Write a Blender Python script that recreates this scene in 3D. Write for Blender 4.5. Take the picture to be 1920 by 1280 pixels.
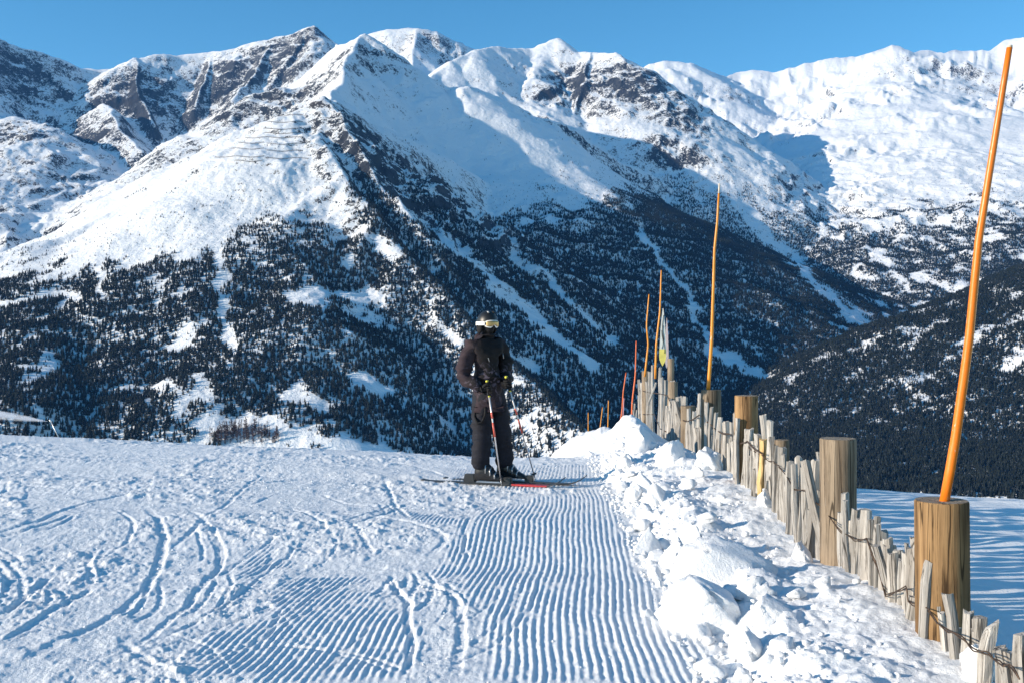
import bpy, bmesh, math, random
import numpy as np
from mathutils import Vector, Matrix

for o in list(bpy.data.objects):
    bpy.data.objects.remove(o)
SC = bpy.context.scene
COL = SC.collection
R = math.radians
EYE = 1.62            # eye height above the piste at the camera
F = 1867.0            # focal length in pixels of a 1920 wide frame (35 mm lens)

# ------------------------------------------------------------------ camera
cam_d = bpy.data.cameras.new("camera")
cam_d.sensor_width = 36.0
cam_d.lens = 35.0
cam_d.clip_start = 0.05
cam_d.clip_end = 40000
cam = bpy.data.objects.new("camera", cam_d)
cam.location = (0, 0, EYE)
cam.rotation_euler = (R(90), 0, 0)
COL.objects.link(cam)
SC.camera = cam

# ------------------------------------------------------------------ sky, sun, exposure
SUN_EL = R(16.2)
SUN_DIR = Vector((-0.954, -0.30, 0)).normalized()      # horizontal direction towards the sun
world = bpy.data.worlds.new("World")
SC.world = world
world.use_nodes = True
wn = world.node_tree.nodes
wl = world.node_tree.links
wn.clear()
wo = wn.new("ShaderNodeOutputWorld")
wb = wn.new("ShaderNodeBackground")
sky = wn.new("ShaderNodeTexSky")
sky.sky_type = 'NISHITA'
sky.sun_disc = False
sky.sun_elevation = SUN_EL
sky.sun_rotation = math.atan2(SUN_DIR.x, SUN_DIR.y)
sky.altitude = 2300
sky.air_density = 1.0
sky.dust_density = 0.0
sky.ozone_density = 1.6
wb.inputs['Strength'].default_value = 0.15
hs = wn.new("ShaderNodeHueSaturation")
hs.inputs['Saturation'].default_value = 1.30
hs.inputs['Hue'].default_value = 0.488
wl.new(sky.outputs[0], hs.inputs['Color'])
wl.new(hs.outputs[0], wb.inputs['Color'])
wl.new(wb.outputs[0], wo.inputs['Surface'])

sun_d = bpy.data.lights.new("sun", 'SUN')
sun_d.energy = 5.0
sun_d.angle = R(0.5)
sun_d.color = (1.0, 0.87, 0.70)
sun = bpy.data.objects.new("sun", sun_d)
to_sun = Vector((SUN_DIR.x * math.cos(SUN_EL), SUN_DIR.y * math.cos(SUN_EL), math.sin(SUN_EL)))
sun.rotation_euler = (-to_sun).to_track_quat('-Z', 'Y').to_euler()
sun.location = (-30, -10, 30)
COL.objects.link(sun)

SC.view_settings.view_transform = 'Standard'
SC.view_settings.look = 'None'
SC.view_settings.gamma = 1.0
SC.view_settings.exposure = 0.44
SC.view_settings.use_curve_mapping = False

# ------------------------------------------------------------------ helpers
rng = np.random.default_rng(11)
random.seed(11)

def tag(o, label=None, cat=None, group=None, kind=None):
    if label: o["label"] = label
    if cat: o["category"] = cat
    if group: o["group"] = group
    if kind: o["kind"] = kind
    return o

def P(px, py, Y):
    """the world point seen at pixel (px, py) of the 1920x1280 frame at distance Y"""
    return ((px - 960) / F * Y, Y, EYE + (640 - py) / F * Y)

def mesh_np(name, verts, faces, smooth=True):
    """verts (n,3) array, faces (m,4) or (m,3) int array"""
    me = bpy.data.meshes.new(name)
    n, m, k = len(verts), len(faces), faces.shape[1]
    me.vertices.add(n)
    me.vertices.foreach_set("co", np.ascontiguousarray(verts, dtype=np.float32).ravel())
    me.loops.add(m * k)
    me.loops.foreach_set("vertex_index", np.ascontiguousarray(faces, dtype=np.int32).ravel())
    me.polygons.add(m)
    me.polygons.foreach_set("loop_start", np.arange(0, m * k, k, dtype=np.int32))
    me.polygons.foreach_set("loop_total", np.full(m, k, dtype=np.int32))
    me.polygons.foreach_set("use_smooth", np.full(m, smooth, dtype=bool))
    me.update(calc_edges=True)
    return me

def link(name, me, mat=None, parent=None):
    o = bpy.data.objects.new(name, me)
    COL.objects.link(o)
    if mat is not None and me is not None:
        if isinstance(mat, (list, tuple)):
            for m in mat: me.materials.append(m)
        elif len(me.materials) == 0:
            me.materials.append(mat)
    if parent is not None: o.parent = parent
    return o

def empty(name, loc=(0, 0, 0), rz=0.0):
    o = bpy.data.objects.new(name, None)
    o.location = loc
    o.rotation_euler = (0, 0, rz)
    o.empty_display_size = 0.1
    COL.objects.link(o)
    return o

def grid_faces(nr, nc):
    i = np.arange(nr - 1)[:, None] * nc + np.arange(nc - 1)[None, :]
    i = i.ravel()
    return np.stack([i, i + 1, i + nc + 1, i + nc], axis=1)

# gradient noise -----------------------------------------------------------
_perm = np.random.default_rng(5).permutation(4096).astype(np.int32)
_ang = np.random.default_rng(6).uniform(0, 2 * np.pi, 4096)
_gx, _gy = np.cos(_ang), np.sin(_ang)
def noise2(x, y, seed=0):
    x = np.asarray(x, dtype=np.float64) + seed * 37.17
    y = np.asarray(y, dtype=np.float64) - seed * 91.73
    xi = np.floor(x).astype(np.int64); yi = np.floor(y).astype(np.int64)
    xf = x - xi; yf = y - yi
    u = xf * xf * xf * (xf * (xf * 6 - 15) + 10)
    v = yf * yf * yf * (yf * (yf * 6 - 15) + 10)
    def g(ix, iy, dx, dy):
        h = _perm[(_perm[ix & 4095] + iy) & 4095]
        return _gx[h] * dx + _gy[h] * dy
    n00 = g(xi, yi, xf, yf); n10 = g(xi + 1, yi, xf - 1, yf)
    n01 = g(xi, yi + 1, xf, yf - 1); n11 = g(xi + 1, yi + 1, xf - 1, yf - 1)
    a = n00 + u * (n10 - n00); b = n01 + u * (n11 - n01)
    return (a + v * (b - a)) * 1.5
def fbm(x, y, octv=4, seed=0, gain=0.5, lac=2.03):
    s = 0; a = 1.0; f = 1.0
    for k in range(octv):
        s = s + a * noise2(x * f, y * f, seed + k)
        a *= gain; f *= lac
    return s
def ridged(x, y, octv=5, seed=0, gain=0.5, lac=2.07):
    s = 0; a = 1.0; f = 1.0; w = 1.0
    for k in range(octv):
        n = 1 - np.abs(noise2(x * f, y * f, seed + k))
        n = n * n
        s = s + a * n * w
        w = np.clip(n * 1.6, 0, 1)
        a *= gain; f *= lac
    return s
def sstep(a, b, x):
    t = np.clip((x - a) / (b - a), 0, 1)
    return t * t * (3 - 2 * t)

# materials ----------------------------------------------------------------
class NT:
    def __init__(s, name):
        s.m = bpy.data.materials.new(name); s.m.use_nodes = True
        s.t = s.m.node_tree; s.n = s.t.nodes; s.l = s.t.links
        s.b = s.n["Principled BSDF"]; s.out = s.n["Material Output"]
    def node(s, kind, **kw):
        n = s.n.new(kind)
        for k, v in kw.items(): setattr(n, k, v)
        return n
    def link(s, a, b): s.l.new(a, b)
    def val(s, x, sock):
        if hasattr(x, 'is_output') or isinstance(x, bpy.types.NodeSocket): s.l.new(x, sock)
        else: sock.default_value = x
    def math(s, op, a, b=0.0, c=0.0, clamp=False):
        n = s.node("ShaderNodeMath", operation=op, use_clamp=clamp)
        s.val(a, n.inputs[0]); s.val(b, n.inputs[1]); s.val(c, n.inputs[2])
        return n.outputs[0]
    def mix(s, f, a, b):
        n = s.node("ShaderNodeMix", data_type='RGBA')
        s.val(f, n.inputs[0])
        s.val(a if not isinstance(a, tuple) else (*a, 1)[:4], n.inputs[6])
        s.val(b if not isinstance(b, tuple) else (*b, 1)[:4], n.inputs[7])
        return n.outputs[2]
    def noise(s, vec, scale, detail=4, rough=0.55, dist=0.0):
        n = s.node("ShaderNodeTexNoise")
        if vec is not None: s.l.new(vec, n.inputs['Vector'])
        n.inputs['Scale'].default_value = scale
        n.inputs['Detail'].default_value = detail
        n.inputs['Roughness'].default_value = rough
        n.inputs['Distortion'].default_value = dist
        return n.outputs[0]
    def range(s, x, a, b, c=0.0, d=1.0, smooth=True):
        n = s.node("ShaderNodeMapRange", interpolation_type='SMOOTHSTEP' if smooth else 'LINEAR')
        s.val(x, n.inputs[0])
        for i, v in enumerate((a, b, c, d)): n.inputs[i + 1].default_value = v
        return n.outputs[0]
    def bump(s, h, strength, dist, normal=None):
        n = s.node("ShaderNodeBump")
        n.inputs['Strength'].default_value = strength
        n.inputs['Distance'].default_value = dist
        s.l.new(h, n.inputs['Height'])
        if normal is not None: s.l.new(normal, n.inputs['Normal'])
        return n.outputs[0]
    def pos(s):
        return s.node("ShaderNodeNewGeometry").outputs['Position']
    def obj(s):
        return s.node("ShaderNodeTexCoord").outputs['Object']
    def mapping(s, vec, scale=(1, 1, 1), rot=(0, 0, 0)):
        n = s.node("ShaderNodeMapping"); s.l.new(vec, n.inputs[0])
        n.inputs['Scale'].default_value = scale; n.inputs['Rotation'].default_value = rot
        return n.outputs[0]
    def attr(s, name):
        return s.node("ShaderNodeAttribute", attribute_name=name).outputs['Fac']
    def set(s, **kw):
        for k, v in kw.items():
            s.val(v if not (isinstance(v, tuple) and len(v) == 3 and 'Color' in k.replace('_', ' ')) else (*v, 1), s.b.inputs[k.replace('_', ' ')])
        return s.m

def plain(name, col, rough=0.6, metallic=0.0, noise_amt=0.25, scale=8.0, spec=0.5):
    t = NT(name)
    n = t.noise(t.obj(), scale, 4)
    c = t.mix(t.range(n, 0.3, 0.7), tuple(x * (1 - noise_amt) for x in col), tuple(min(1, x * (1 + noise_amt)) for x in col))
    t.link(c, t.b.inputs['Base Color'])
    t.b.inputs['Roughness'].default_value = rough
    t.b.inputs['Metallic'].default_value = metallic
    t.b.inputs['Specular IOR Level'].default_value = spec
    return t.m
# ================================================================== the mountains
# ridges: (points as pixel x, pixel y, distance), slope left / right of the direction of travel, reach L, crest rounding r
RIDGES = [
 # back ridge of the cirque on the left with the pointed peak
 dict(p=[(-420, 120, 3000), (-150, 60, 3000), (0, 76, 3000), (80, 98, 3050), (150, 127, 3100), (215, 131, 3150), (250, 108, 3100), (290, 101, 3150), (385, 101, 3250), (480, 76, 3250), (560, 62, 3250), (588, 47, 3250), (626, 82, 3230), (650, 90, 3100)],
      m=1.10, sl=0.7, sr=0.95, L=700, r=5),
 # shaded shoulder at the far left, coming forward
 dict(p=[(0, 76, 3000), (-60, 150, 2700), (-140, 260, 2350)], m=1.10, sl=0.8, sr=0.8, L=700, r=5),
 # rocky buttresses of the cirque
 dict(p=[(250, 108, 3100), (262, 170, 2930), (285, 235, 2800)], m=1.10, sl=1.3, sr=1.3, L=260, r=2),
 dict(p=[(395, 101, 3250), (385, 150, 3050), (370, 200, 2900)], m=1.10, sl=1.2, sr=1.3, L=240, r=2),
 dict(p=[(520, 70, 3250), (470, 140, 3000), (430, 185, 2850)], m=1.10, sl=1.0, sr=1.1, L=260, r=3),
 dict(p=[(190, 190, 2800), (230, 240, 2600), (270, 285, 2450)], m=1.10, sl=0.9, sr=0.9, L=220, r=3),
 dict(p=[(0, 210, 2700), (90, 235, 2500), (160, 290, 2350), (210, 330, 2250)], m=1.10, sl=0.55, sr=0.5, L=400, r=15),
 dict(p=[(-200, 330, 2300), (0, 350, 2150), (110, 390, 2000)], m=1.10, sl=0.5, sr=0.5, L=400, r=15),
 # rocky rib between cirque and barrier spur
 dict(p=[(585, 158, 2350), (530, 165, 2300), (470, 180, 2250), (400, 235, 2150), (320, 300, 2050), (215, 352, 1950)], m=1.10, sl=0.75, sr=0.75, L=330, r=3),
 # second summit, and its link down to the barrier spur
 dict(p=[(631, 88, 3000), (660, 76, 2850), (688, 66, 2750), (703, 73, 2750), (745, 105, 2800), (790, 138, 2900)], sl=0.75, sr=1.05, L=700, r=5),
 dict(p=[(688, 66, 2750), (655, 100, 2560), (634, 150, 2330), (620, 196, 2080), (612, 200, 1930), (606, 178, 1800)], sl=0.95, sr=1.0, L=700, r=5),
 # far peak behind
 dict(p=[(640, 85, 3500), (700, 63, 3600), (740, 55, 3600), (782, 52, 3600), (815, 62, 3600), (850, 76, 3600), (890, 92, 3650), (960, 130, 3700)], m=1.20, sl=0.6, sr=0.9, L=900, r=8),
 dict(p=[(782, 52, 3600), (775, 90, 3400), (770, 130, 3200)], m=1.20, sl=0.8, sr=0.8, L=500, r=4),
 # barrier spur: crest to the left, shoulder to the right, rib towards the camera
 dict(p=[(606, 178, 1800), (560, 202, 1780), (450, 272, 1720), (330, 347, 1640), (200, 402, 1560), (90, 450, 1480), (0, 484, 1420), (-200, 560, 1300)], sl=0.64, sr=0.75, L=1600, r=5),
 dict(p=[(606, 178, 1800), (700, 232, 1950), (787, 270, 2080), (872, 323, 2200), (935, 372, 2280), (1020, 424, 2350), (1120, 500, 2400)], sl=0.6, sr=1.0, L=1500, r=6),
 dict(p=[(606, 178, 1800), (598, 235, 1690), (628, 325, 1500), (700, 410, 1380), (765, 485, 1290), (890, 610, 1150), (1000, 712, 1040), (1110, 815, 930)], sl=1.05, sr=0.8, L=1500, r=6),
 # soft ribs of the wooded face below the barriers
 dict(p=[(330, 347, 1640), (300, 500, 1300), (262, 650, 1080), (230, 800, 900)], sl=0.62, sr=0.6, L=600, r=45),
 dict(p=[(450, 272, 1720), (442, 420, 1400), (425, 560, 1180), (400, 700, 1000), (380, 800, 900)], sl=0.66, sr=0.62, L=600, r=45),
 dict(p=[(90, 450, 1480), (80, 600, 1150), (60, 760, 900)], sl=0.62, sr=0.6, L=600, r=45),
 dict(p=[(540, 215, 1770), (545, 400, 1400), (562, 560, 1150), (600, 700, 1000), (640, 820, 880)], sl=0.7, sr=0.62, L=600, r=40),
 # main central ridge
 dict(p=[(660, 200, 2350), (737, 178, 2500), (790, 158, 2600), (843, 116, 2750), (886, 92, 2850), (925, 89, 2950), (995, 89, 3050), (1048, 70, 3100), (1087, 98, 3050), (1125, 99, 2980), (1160, 99, 2900), (1210, 128, 2870), (1240, 156, 2850), (1295, 195, 2880), (1350, 232, 2920), (1440, 292, 3000), (1560, 362, 3120), (1700, 446, 3280), (1790, 510, 3380)],
      m=1.22, sl=0.75, sr=0.85, L=1300, r=8),
 # buttresses of the central summit
 dict(p=[(1010, 92, 3040), (1000, 150, 2800), (985, 200, 2650)], m=1.22, sl=0.75, sr=0.75, L=500, r=25),
 dict(p=[(1105, 99, 3000), (1090, 160, 2760), (1075, 215, 2620)], m=1.22, sl=1.1, sr=1.1, L=240, r=3),
 dict(p=[(1165, 100, 2900), (1170, 160, 2720), (1160, 220, 2600)], m=1.22, sl=1.1, sr=1.1, L=260, r=3),
 dict(p=[(1240, 156, 2850), (1262, 215, 2680), (1275, 270, 2570), (1330, 350, 2480)], m=1.22, sl=0.9, sr=0.8, L=420, r=4),
 # middle hump and its descending rib
 dict(p=[(700, 205, 2250), (760, 180, 2200), (820, 170, 2170), (880, 165, 2150), (925, 178, 2170), (960, 202, 2200), (1010, 238, 2270), (1065, 270, 2340), (1130, 305, 2420), (1210, 352, 2500), (1330, 425, 2560), (1470, 520, 2600), (1600, 610, 2600)], m=1.27, sl=0.6, sr=0.8, L=1000, r=45),
 dict(p=[(925, 178, 2170), (935, 260, 2080), (960, 320, 2020)], m=1.27, sl=0.5, sr=0.5, L=500, r=30),
 dict(p=[(1130, 305, 2420), (1120, 370, 2300), (1130, 440, 2180), (1190, 540, 2000), (1270, 640, 1800)], m=1.27, sl=0.95, sr=0.7, L=700, r=12),
 dict(p=[(1330, 425, 2560), (1370, 510, 2350), (1440, 600, 2100), (1490, 680, 1900)], m=1.27, sl=0.95, sr=0.7, L=600, r=10),
 # far right massif
 dict(p=[(1180, 150, 4200), (1222, 120, 4200), (1245, 114, 4200), (1290, 118, 4200), (1330, 135, 4300), (1372, 141, 4400), (1430, 125, 4400), (1480, 118, 4400), (1530, 112, 4350), (1600, 101, 4300), (1640, 98, 4250), (1672, 84, 4200), (1720, 96, 4250), (1790, 96, 4300), (1860, 86, 4300), (1920, 66, 4300), (2050, 40, 4300), (2250, 70, 4200), (2450, 60, 4200)],
      m=1.18, sl=0.6, sr=0.7, L=1500, r=10),
 dict(p=[(1290, 118, 4200), (1350, 180, 3950), (1385, 225, 3800)], m=1.18, sl=0.6, sr=0.8, L=500, r=6),
 dict(p=[(1672, 84, 4200), (1640, 150, 3950), (1640, 210, 3800), (1600, 260, 3700)], m=1.18, sl=0.45, sr=0.5, L=700, r=40),
 dict(p=[(2050, 40, 4300), (1960, 120, 4000), (1850, 175, 3850), (1785, 190, 3700), (1750, 260, 3500), (1760, 340, 3300)], m=1.18, sl=0.55, sr=0.5, L=900, r=30),
 dict(p=[(2050, 150, 3900), (1990, 260, 3500), (1930, 350, 3200), (1880, 420, 3000)], m=1.18, sl=0.55, sr=0.5, L=900, r=20),
 # wooded hill on the right
 dict(p=[(2500, 330, 1750), (2200, 400, 1650), (2050, 450, 1600), (1920, 507, 1530), (1800, 556, 1480), (1700, 596, 1440), (1600, 642, 1400), (1500, 700, 1350), (1420, 755, 1290), (1340, 830, 1200)], sl=0.42, sr=0.5, L=1500, r=25),
]
# floor of the valleys: x, y, z
FLOOR = [(-900, 500, -150), (-300, 520, -150), (60, 560, -150), (210, 800, -128), (330, 1200, -100), (520, 1600, -65), (900, 2200, 20), (1300, 2900, 150), (1900, 3700, 330)]

NAZ, NRAD = 1000, 700
AZ = np.radians(np.linspace(-37, 37, NAZ))
_t = np.linspace(0, 1, NRAD)
# rows: dense where the slopes show
_knots_r = [100, 500, 760, 1400, 2300, 3700, 5200, 6800]
_knots_t = [0, 0.045, 0.10, 0.40, 0.66, 0.90, 0.98, 1.0]
RAD = np.interp(_t, _knots_t, _knots_r)
AZg, RADg = np.meshgrid(AZ, RAD)
TX = RADg * np.sin(AZg)
TY = RADg * np.cos(AZg)

def ridge_field(x, y):
    wx = x + 14 * fbm(x / 170, y / 170, 3, 21); wy = y + 14 * fbm(x / 170, y / 170, 3, 31)
    H = np.full(x.shape, -400.0); DN = np.full(x.shape, 1e9)
    k = 10.0
    for rd in RIDGES:
        pts = [P(q[0], q[1], q[2] * rd.get('m', 1.0)) for q in rd['p']]
        L = rd['L']; r = rd['r']
        h = np.full(x.shape, -1e4); best = np.full(x.shape, 1e9)
        for i, ((ax, ay, az), (bx, by, bz)) in enumerate(zip(pts[:-1], pts[1:])):
            dx, dy = bx - ax, by - ay
            l2 = dx * dx + dy * dy
            t0 = ((wx - ax) * dx + (wy - ay) * dy) / l2
            t = np.clip(t0, 0, 1)
            over = np.abs(t0 - t) * math.sqrt(l2)          # beyond the ends of a ridge the ground drops faster
            over = over * ((t0 < 0) if i == 0 else 0.0) + over * ((t0 > 1) if i == len(pts) - 2 else 0.0)
            ex, ey = wx - ax - t * dx, wy - ay - t * dy
            d = np.hypot(ex, ey)
            sd = (dx * ey - dy * ex) / (math.sqrt(l2) * np.maximum(d, 1e-6))
            s = rd['sr'] + (rd['sl'] - rd['sr']) * (0.5 + 0.5 * np.clip(sd * 1.5, -1, 1))
            dd = np.sqrt(d * d + r * r) - r
            h = np.maximum(h, az + t * (bz - az) - 0.6 * over - s * (0.93 * dd + 0.07 * L * (1 - np.exp(-dd / L))))
            best = np.minimum(best, d)
        # smooth union
        dh = np.clip(0.5 + 0.5 * (h - H) / k, 0, 1)
        H = H + (h - H) * dh + k * dh * (1 - dh)
        DN = np.minimum(DN, best)
    # valley floors
    best = np.full(x.shape, 1e9); zf = np.zeros(x.shape)
    for (ax, ay, az), (bx, by, bz) in zip(FLOOR[:-1], FLOOR[1:]):
        dx, dy = bx - ax, by - ay
        t = np.clip(((x - ax) * dx + (y - ay) * dy) / (dx * dx + dy * dy), 0, 1)
        d = np.hypot(x - ax - t * dx, y - ay - t * dy)
        m = d < best
        best = np.where(m, d, best); zf = np.where(m, az + t * (bz - az), zf)
    zf = zf + 0.02 * best
    k = 25.0
    dh = np.clip(0.5 + 0.5 * (zf - H) / k, 0, 1)
    H = H + (zf - H) * dh + k * dh * (1 - dh)
    return H, DN

# rough, craggy places: pixel x, pixel y, distance, radius, strength
CRAGS = [(265, 165, 2950, 190, 1.0), (330, 190, 2950, 150, 0.8), (430, 150, 3050, 200, 1.0), (520, 110, 3150, 200, 0.9), (585, 62, 3230, 90, 0.9),
         (210, 240, 2600, 200, 0.8), (150, 215, 2650, 180, 0.6), (60, 250, 2450, 330, 0.95), (40, 360, 2100, 380, 0.9), (150, 330, 2200, 270, 0.8), (20, 120, 2900, 300, 0.8), (100, 200, 2650, 250, 0.8),
         (520, 190, 2270, 160, 1.0), (430, 220, 2180, 150, 0.9), (320, 300, 2050, 150, 0.8), (260, 335, 1980, 120, 0.7),
         (1090, 150, 2800, 190, 1.0), (1180, 160, 2730, 220, 1.0), (1240, 190, 2720, 160, 0.9), (1270, 250, 2600, 150, 0.9), (1030, 190, 2690, 120, 0.8),
         (1000, 220, 2250, 200, 0.55), (1060, 290, 2330, 200, 0.5), (1130, 330, 2330, 200, 0.4),
         (760, 105, 2800, 160, 0.6), (830, 85, 3550, 250, 0.6), (690, 130, 2650, 160, 0.4), (700, 300, 1700, 260, 0.8), (760, 370, 1600, 250, 0.7), (860, 400, 1700, 250, 0.6),
         (1370, 200, 3900, 160, 0.8), (1660, 130, 4000, 220, 0.55), (1850, 190, 3800, 300, 0.75), (1690, 240, 3650, 280, 0.55), (1800, 230, 3600, 280, 0.65), (1500, 270, 3500, 300, 0.45),
         (1340, 260, 2750, 200, 0.6), (1290, 330, 2450, 220, 0.5), (1500, 430, 2800, 350, 0.4), (1000, 560, 1700, 400, 0.3), (1500, 560, 2300, 400, 0.35),
         (700, 560, 1150, 250, 0.35), (640, 380, 1400, 120, 0.45)]
def crag_field(x, y):
    c = np.zeros(x.shape)
    for px, py, Y, r, s in CRAGS:
        X, Yw, Z = P(px, py, Y * (1.18 if Y >= 3500 else 1.1 if px < 600 and Y > 1900 else 1.27 if px > 950 and 2200 <= Y <= 2420 else 1.22 if px > 950 and Y > 2420 else 1.0))
        c = np.maximum(c, s * np.exp(-((x - X) ** 2 + (y - Yw) ** 2) / (r * r)))
    return c

def terrain_height(x, y):
    H, DN = ridge_field(x, y)
    cr0 = crag_field(x, y); cr = cr0 * np.where(x < -600, 0.55, 0.85) 
    grow = sstep(0, 220, DN)
    wx = x + 40 * fbm(x / 260, y / 260, 3, 41); wy = y + 40 * fbm(x / 260, y / 260, 3, 47)
    big = ridged(wx / 330, wy / 330, 5, 3) - 0.95
    fine = ridged(wx / 95, wy / 95, 5, 13) - 0.95
    lowz = 1 - 0.6 * sstep(1250, 900, y)
    farr = sstep(3300, 3900, y) * sstep(500, 900, x)
    H = H + farr * (ridged(wx / 210, wy / 300, 4, 19) - 0.95) * 34 * (0.2 + 0.8 * grow)
    H = H + big * (9 + 34 * cr) * (0.25 + 0.75 * grow) * lowz
    H = H + fine * (3.6 + 30 * cr) * (0.3 + 0.7 * grow)
    H = H + (ridged(wx / 38, wy / 38, 3, 15) - 0.9) * 9.0 * cr * (0.3 + 0.7 * grow)
    H = H + fbm(x / 30, y / 30, 3, 77) * (0.8 + 4.0 * cr)
    # the ground falls away from the piste into the valley near the camera
    near = -14 - 0.26 * (np.hypot(x, y) - 100)
    w = sstep(520, 330, np.hypot(x, y))
    H = np.where(w > 0, H * (1 - w) + np.maximum(near, -150) * w, H)
    return H, cr0

TZ, CRAG = terrain_height(TX, TY)

t = NT("alpine_snow_and_rock")
pos = t.pos()
nz = t.node("ShaderNodeSeparateXYZ"); t.link(t.node("ShaderNodeNewGeometry").outputs['Normal'], nz.inputs[0])
crag = t.attr("crag")
n1 = t.noise(t.mapping(pos, (1, 1, 0.4)), 0.034, 7, 0.70, 0.5)
n2 = t.noise(t.mapping(pos, (1, 1, 0.5)), 0.15, 5, 0.7)
steep = t.math('SUBTRACT', 1.0, nz.outputs[2])
s1 = t.math('MULTIPLY_ADD', crag, 0.30, steep)
s1 = t.math('MULTIPLY_ADD', t.math('SUBTRACT', n1, 0.5), 0.62, s1)
s1 = t.math('MULTIPLY_ADD', t.math('SUBTRACT', n2, 0.5), 0.85, s1)
n3 = t.noise(pos, 0.45, 3, 0.6)
s1 = t.math('MULTIPLY_ADD', t.math('SUBTRACT', n3, 0.5), 0.55, s1)
rockf = t.range(s1, 0.452, 0.515)
bk = t.noise(pos, 0.006, 2)
rn = t.noise(t.mapping(pos, (1, 1, 0.3)), 0.05, 7, 0.7)
rock = t.mix(t.range(rn, 0.3, 0.7), (0.018, 0.022, 0.030), (0.062, 0.067, 0.078))
snow = t.mix(t.noise(pos, 0.004, 3), (0.83, 0.85, 0.88), (0.90, 0.90, 0.90))
rock = t.mix(t.math('MULTIPLY', t.range(bk, .56, .68), .3), rock, (0.12, 0.095, 0.075))
t.link(t.mix(rockf, snow, rock), t.b.inputs['Base Color'])
t.b.inputs['Roughness'].default_value = 0.75
t.b.inputs['Specular IOR Level'].default_value = 0.15
hgt = t.math('ADD', t.math('MULTIPLY', t.noise(pos, 0.05, 7, 0.66), 7.0), t.math('MULTIPLY', t.math('MULTIPLY', rockf, n2), 5.0))
t.link(t.bump(hgt, 0.75, 1.0), t.b.inputs['Normal'])
M_ALP = t.m

me = mesh_np("mountains", np.stack([TX, TY, TZ], -1).reshape(-1, 3), grid_faces(NRAD, NAZ))
at = me.attributes.new("crag", 'FLOAT', 'POINT'); at.data.foreach_set("value", CRAG.astype(np.float32).ravel())
mount = link("mountains", me, M_ALP)
tag(mount, "snow-covered rocky mountain range behind the ski slope", "mountains", kind="structure")
# ================================================================== the forest on the slopes
PXg = 960 + F * TX / TY
PYg = 640 - F * (TZ - EYE) / TY
ELEV = (TZ - EYE) / RADg
CUM = np.maximum.accumulate(np.vstack([np.full((1, NAZ), -0.13), ELEV[:-1]]), axis=0)   # horizon seen so far along each bearing
SEEN = ELEV > CUM - 0.012

def seg_dist(px, py, pts):
    d = np.full(px.shape, 1e9)
    for (ax, ay), (bx, by) in zip(pts[:-1], pts[1:]):
        dx, dy = bx - ax, by - ay
        t = np.clip(((px - ax) * dx + (py - ay) * dy) / (dx * dx + dy * dy), 0, 1)
        d = np.minimum(d, np.hypot(px - ax - t * dx, py - ay - t * dy))
    return d

_tl_x = [-300, 0, 200, 400, 560, 612, 640, 700, 800, 900, 1000, 1100, 1250, 1350, 1450, 1600, 1700, 1800, 1920, 2300]
_tl_y = [440, 440, 425, 385, 350, 330, 300, 268, 285, 345, 330, 320, 270, 290, 325, 320, 310, 290, 300, 300]
def forest_density(x, y, z):
    px = 960 + F * x / y; py = 640 - F * (z - EYE) / y
    px = px + 14 * noise2(x / 60, y / 60, 91); py = py + 10 * noise2(x / 60, y / 60, 92)
    tl = np.interp(px, _tl_x, _tl_y)
    hill = sstep(0, 1, (py - np.interp(px, [1340, 1420, 1500, 1600, 1700, 1800, 1920, 2300], [835, 755, 700, 642, 596, 556, 507, 370]) + 34) / 10) * (px > 1330) * (y < 1750)
    shade = sstep(-30, 40, px - np.interp(py, [180, 330, 400, 480, 600, 700, 800], [600, 630, 690, 760, 890, 1000, 1100])) * (1 - hill)
    up = sstep(-10, 150, py - tl)                          # how far below the tree line
    patch = fbm(x / 60, y / 95, 5, 61, 0.6) * 0.62 + 0.30 * noise2(x / 20, y / 20, 64)
    left = (1 - shade) * (1 - hill)
    far_r = sstep(1500, 1600, px) * (1 - hill)
    thr = 0.62 - 0.90 * up - 0.25 * shade * sstep(0.2, 0.8, up) + 0.42 * far_r
    d = sstep(-0.10, 0.16, patch - thr + 0.12) * (0.25 + 0.75 * up) + 0.05 * sstep(-25, 20, py - tl)
    for pts, w in CHUTES:
        d = d * sstep(0.5, 1.25, seg_dist(px, py, pts) / w + 0.75 * fbm(x / 22, y / 22, 2, 66))
    hp = fbm(x / 45, y / 45, 4, 67)
    dh = 1.45 - 1.0 * sstep(0.16, 0.55, hp - 0.35 * sstep(640, 900, py))
    return d * (1 - hill) + hill * dh
CHUTES = [([(640, 250), (760, 390), (870, 480), (1000, 590), (1110, 690)], 12), ([(890, 395), (960, 470), (1060, 560), (1150, 640)], 10),
          ([(1380, 380), (1450, 450), (1560, 560), (1640, 620)], 12), ([(1200, 430), (1290, 560), (1330, 640)], 6),
          ([(545, 562), (620, 556), (715, 552)], 13), ([(415, 400), (405, 480), (415, 560), (430, 650)], 11), ([(190, 470), (185, 560)], 6),
          ([(-20, 570), (90, 552), (150, 560)], 6), ([(1480, 692), (1600, 632), (1740, 575)], 8),
          ([(380, 806), (430, 795), (520, 806), (600, 832), (720, 850)], 22), ([(420, 835), (560, 850)], 22),
          ([(670, 712), (712, 735)], 18), ([(570, 740), (605, 760)], 9), ([(810, 606), (865, 636)], 10), ([(640, 330), (660, 420), (740, 480)], 13),
          ([(955, 664), (1000, 698)], 8), ([(1330, 655), (1400, 690), (1440, 715)], 11)]

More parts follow.
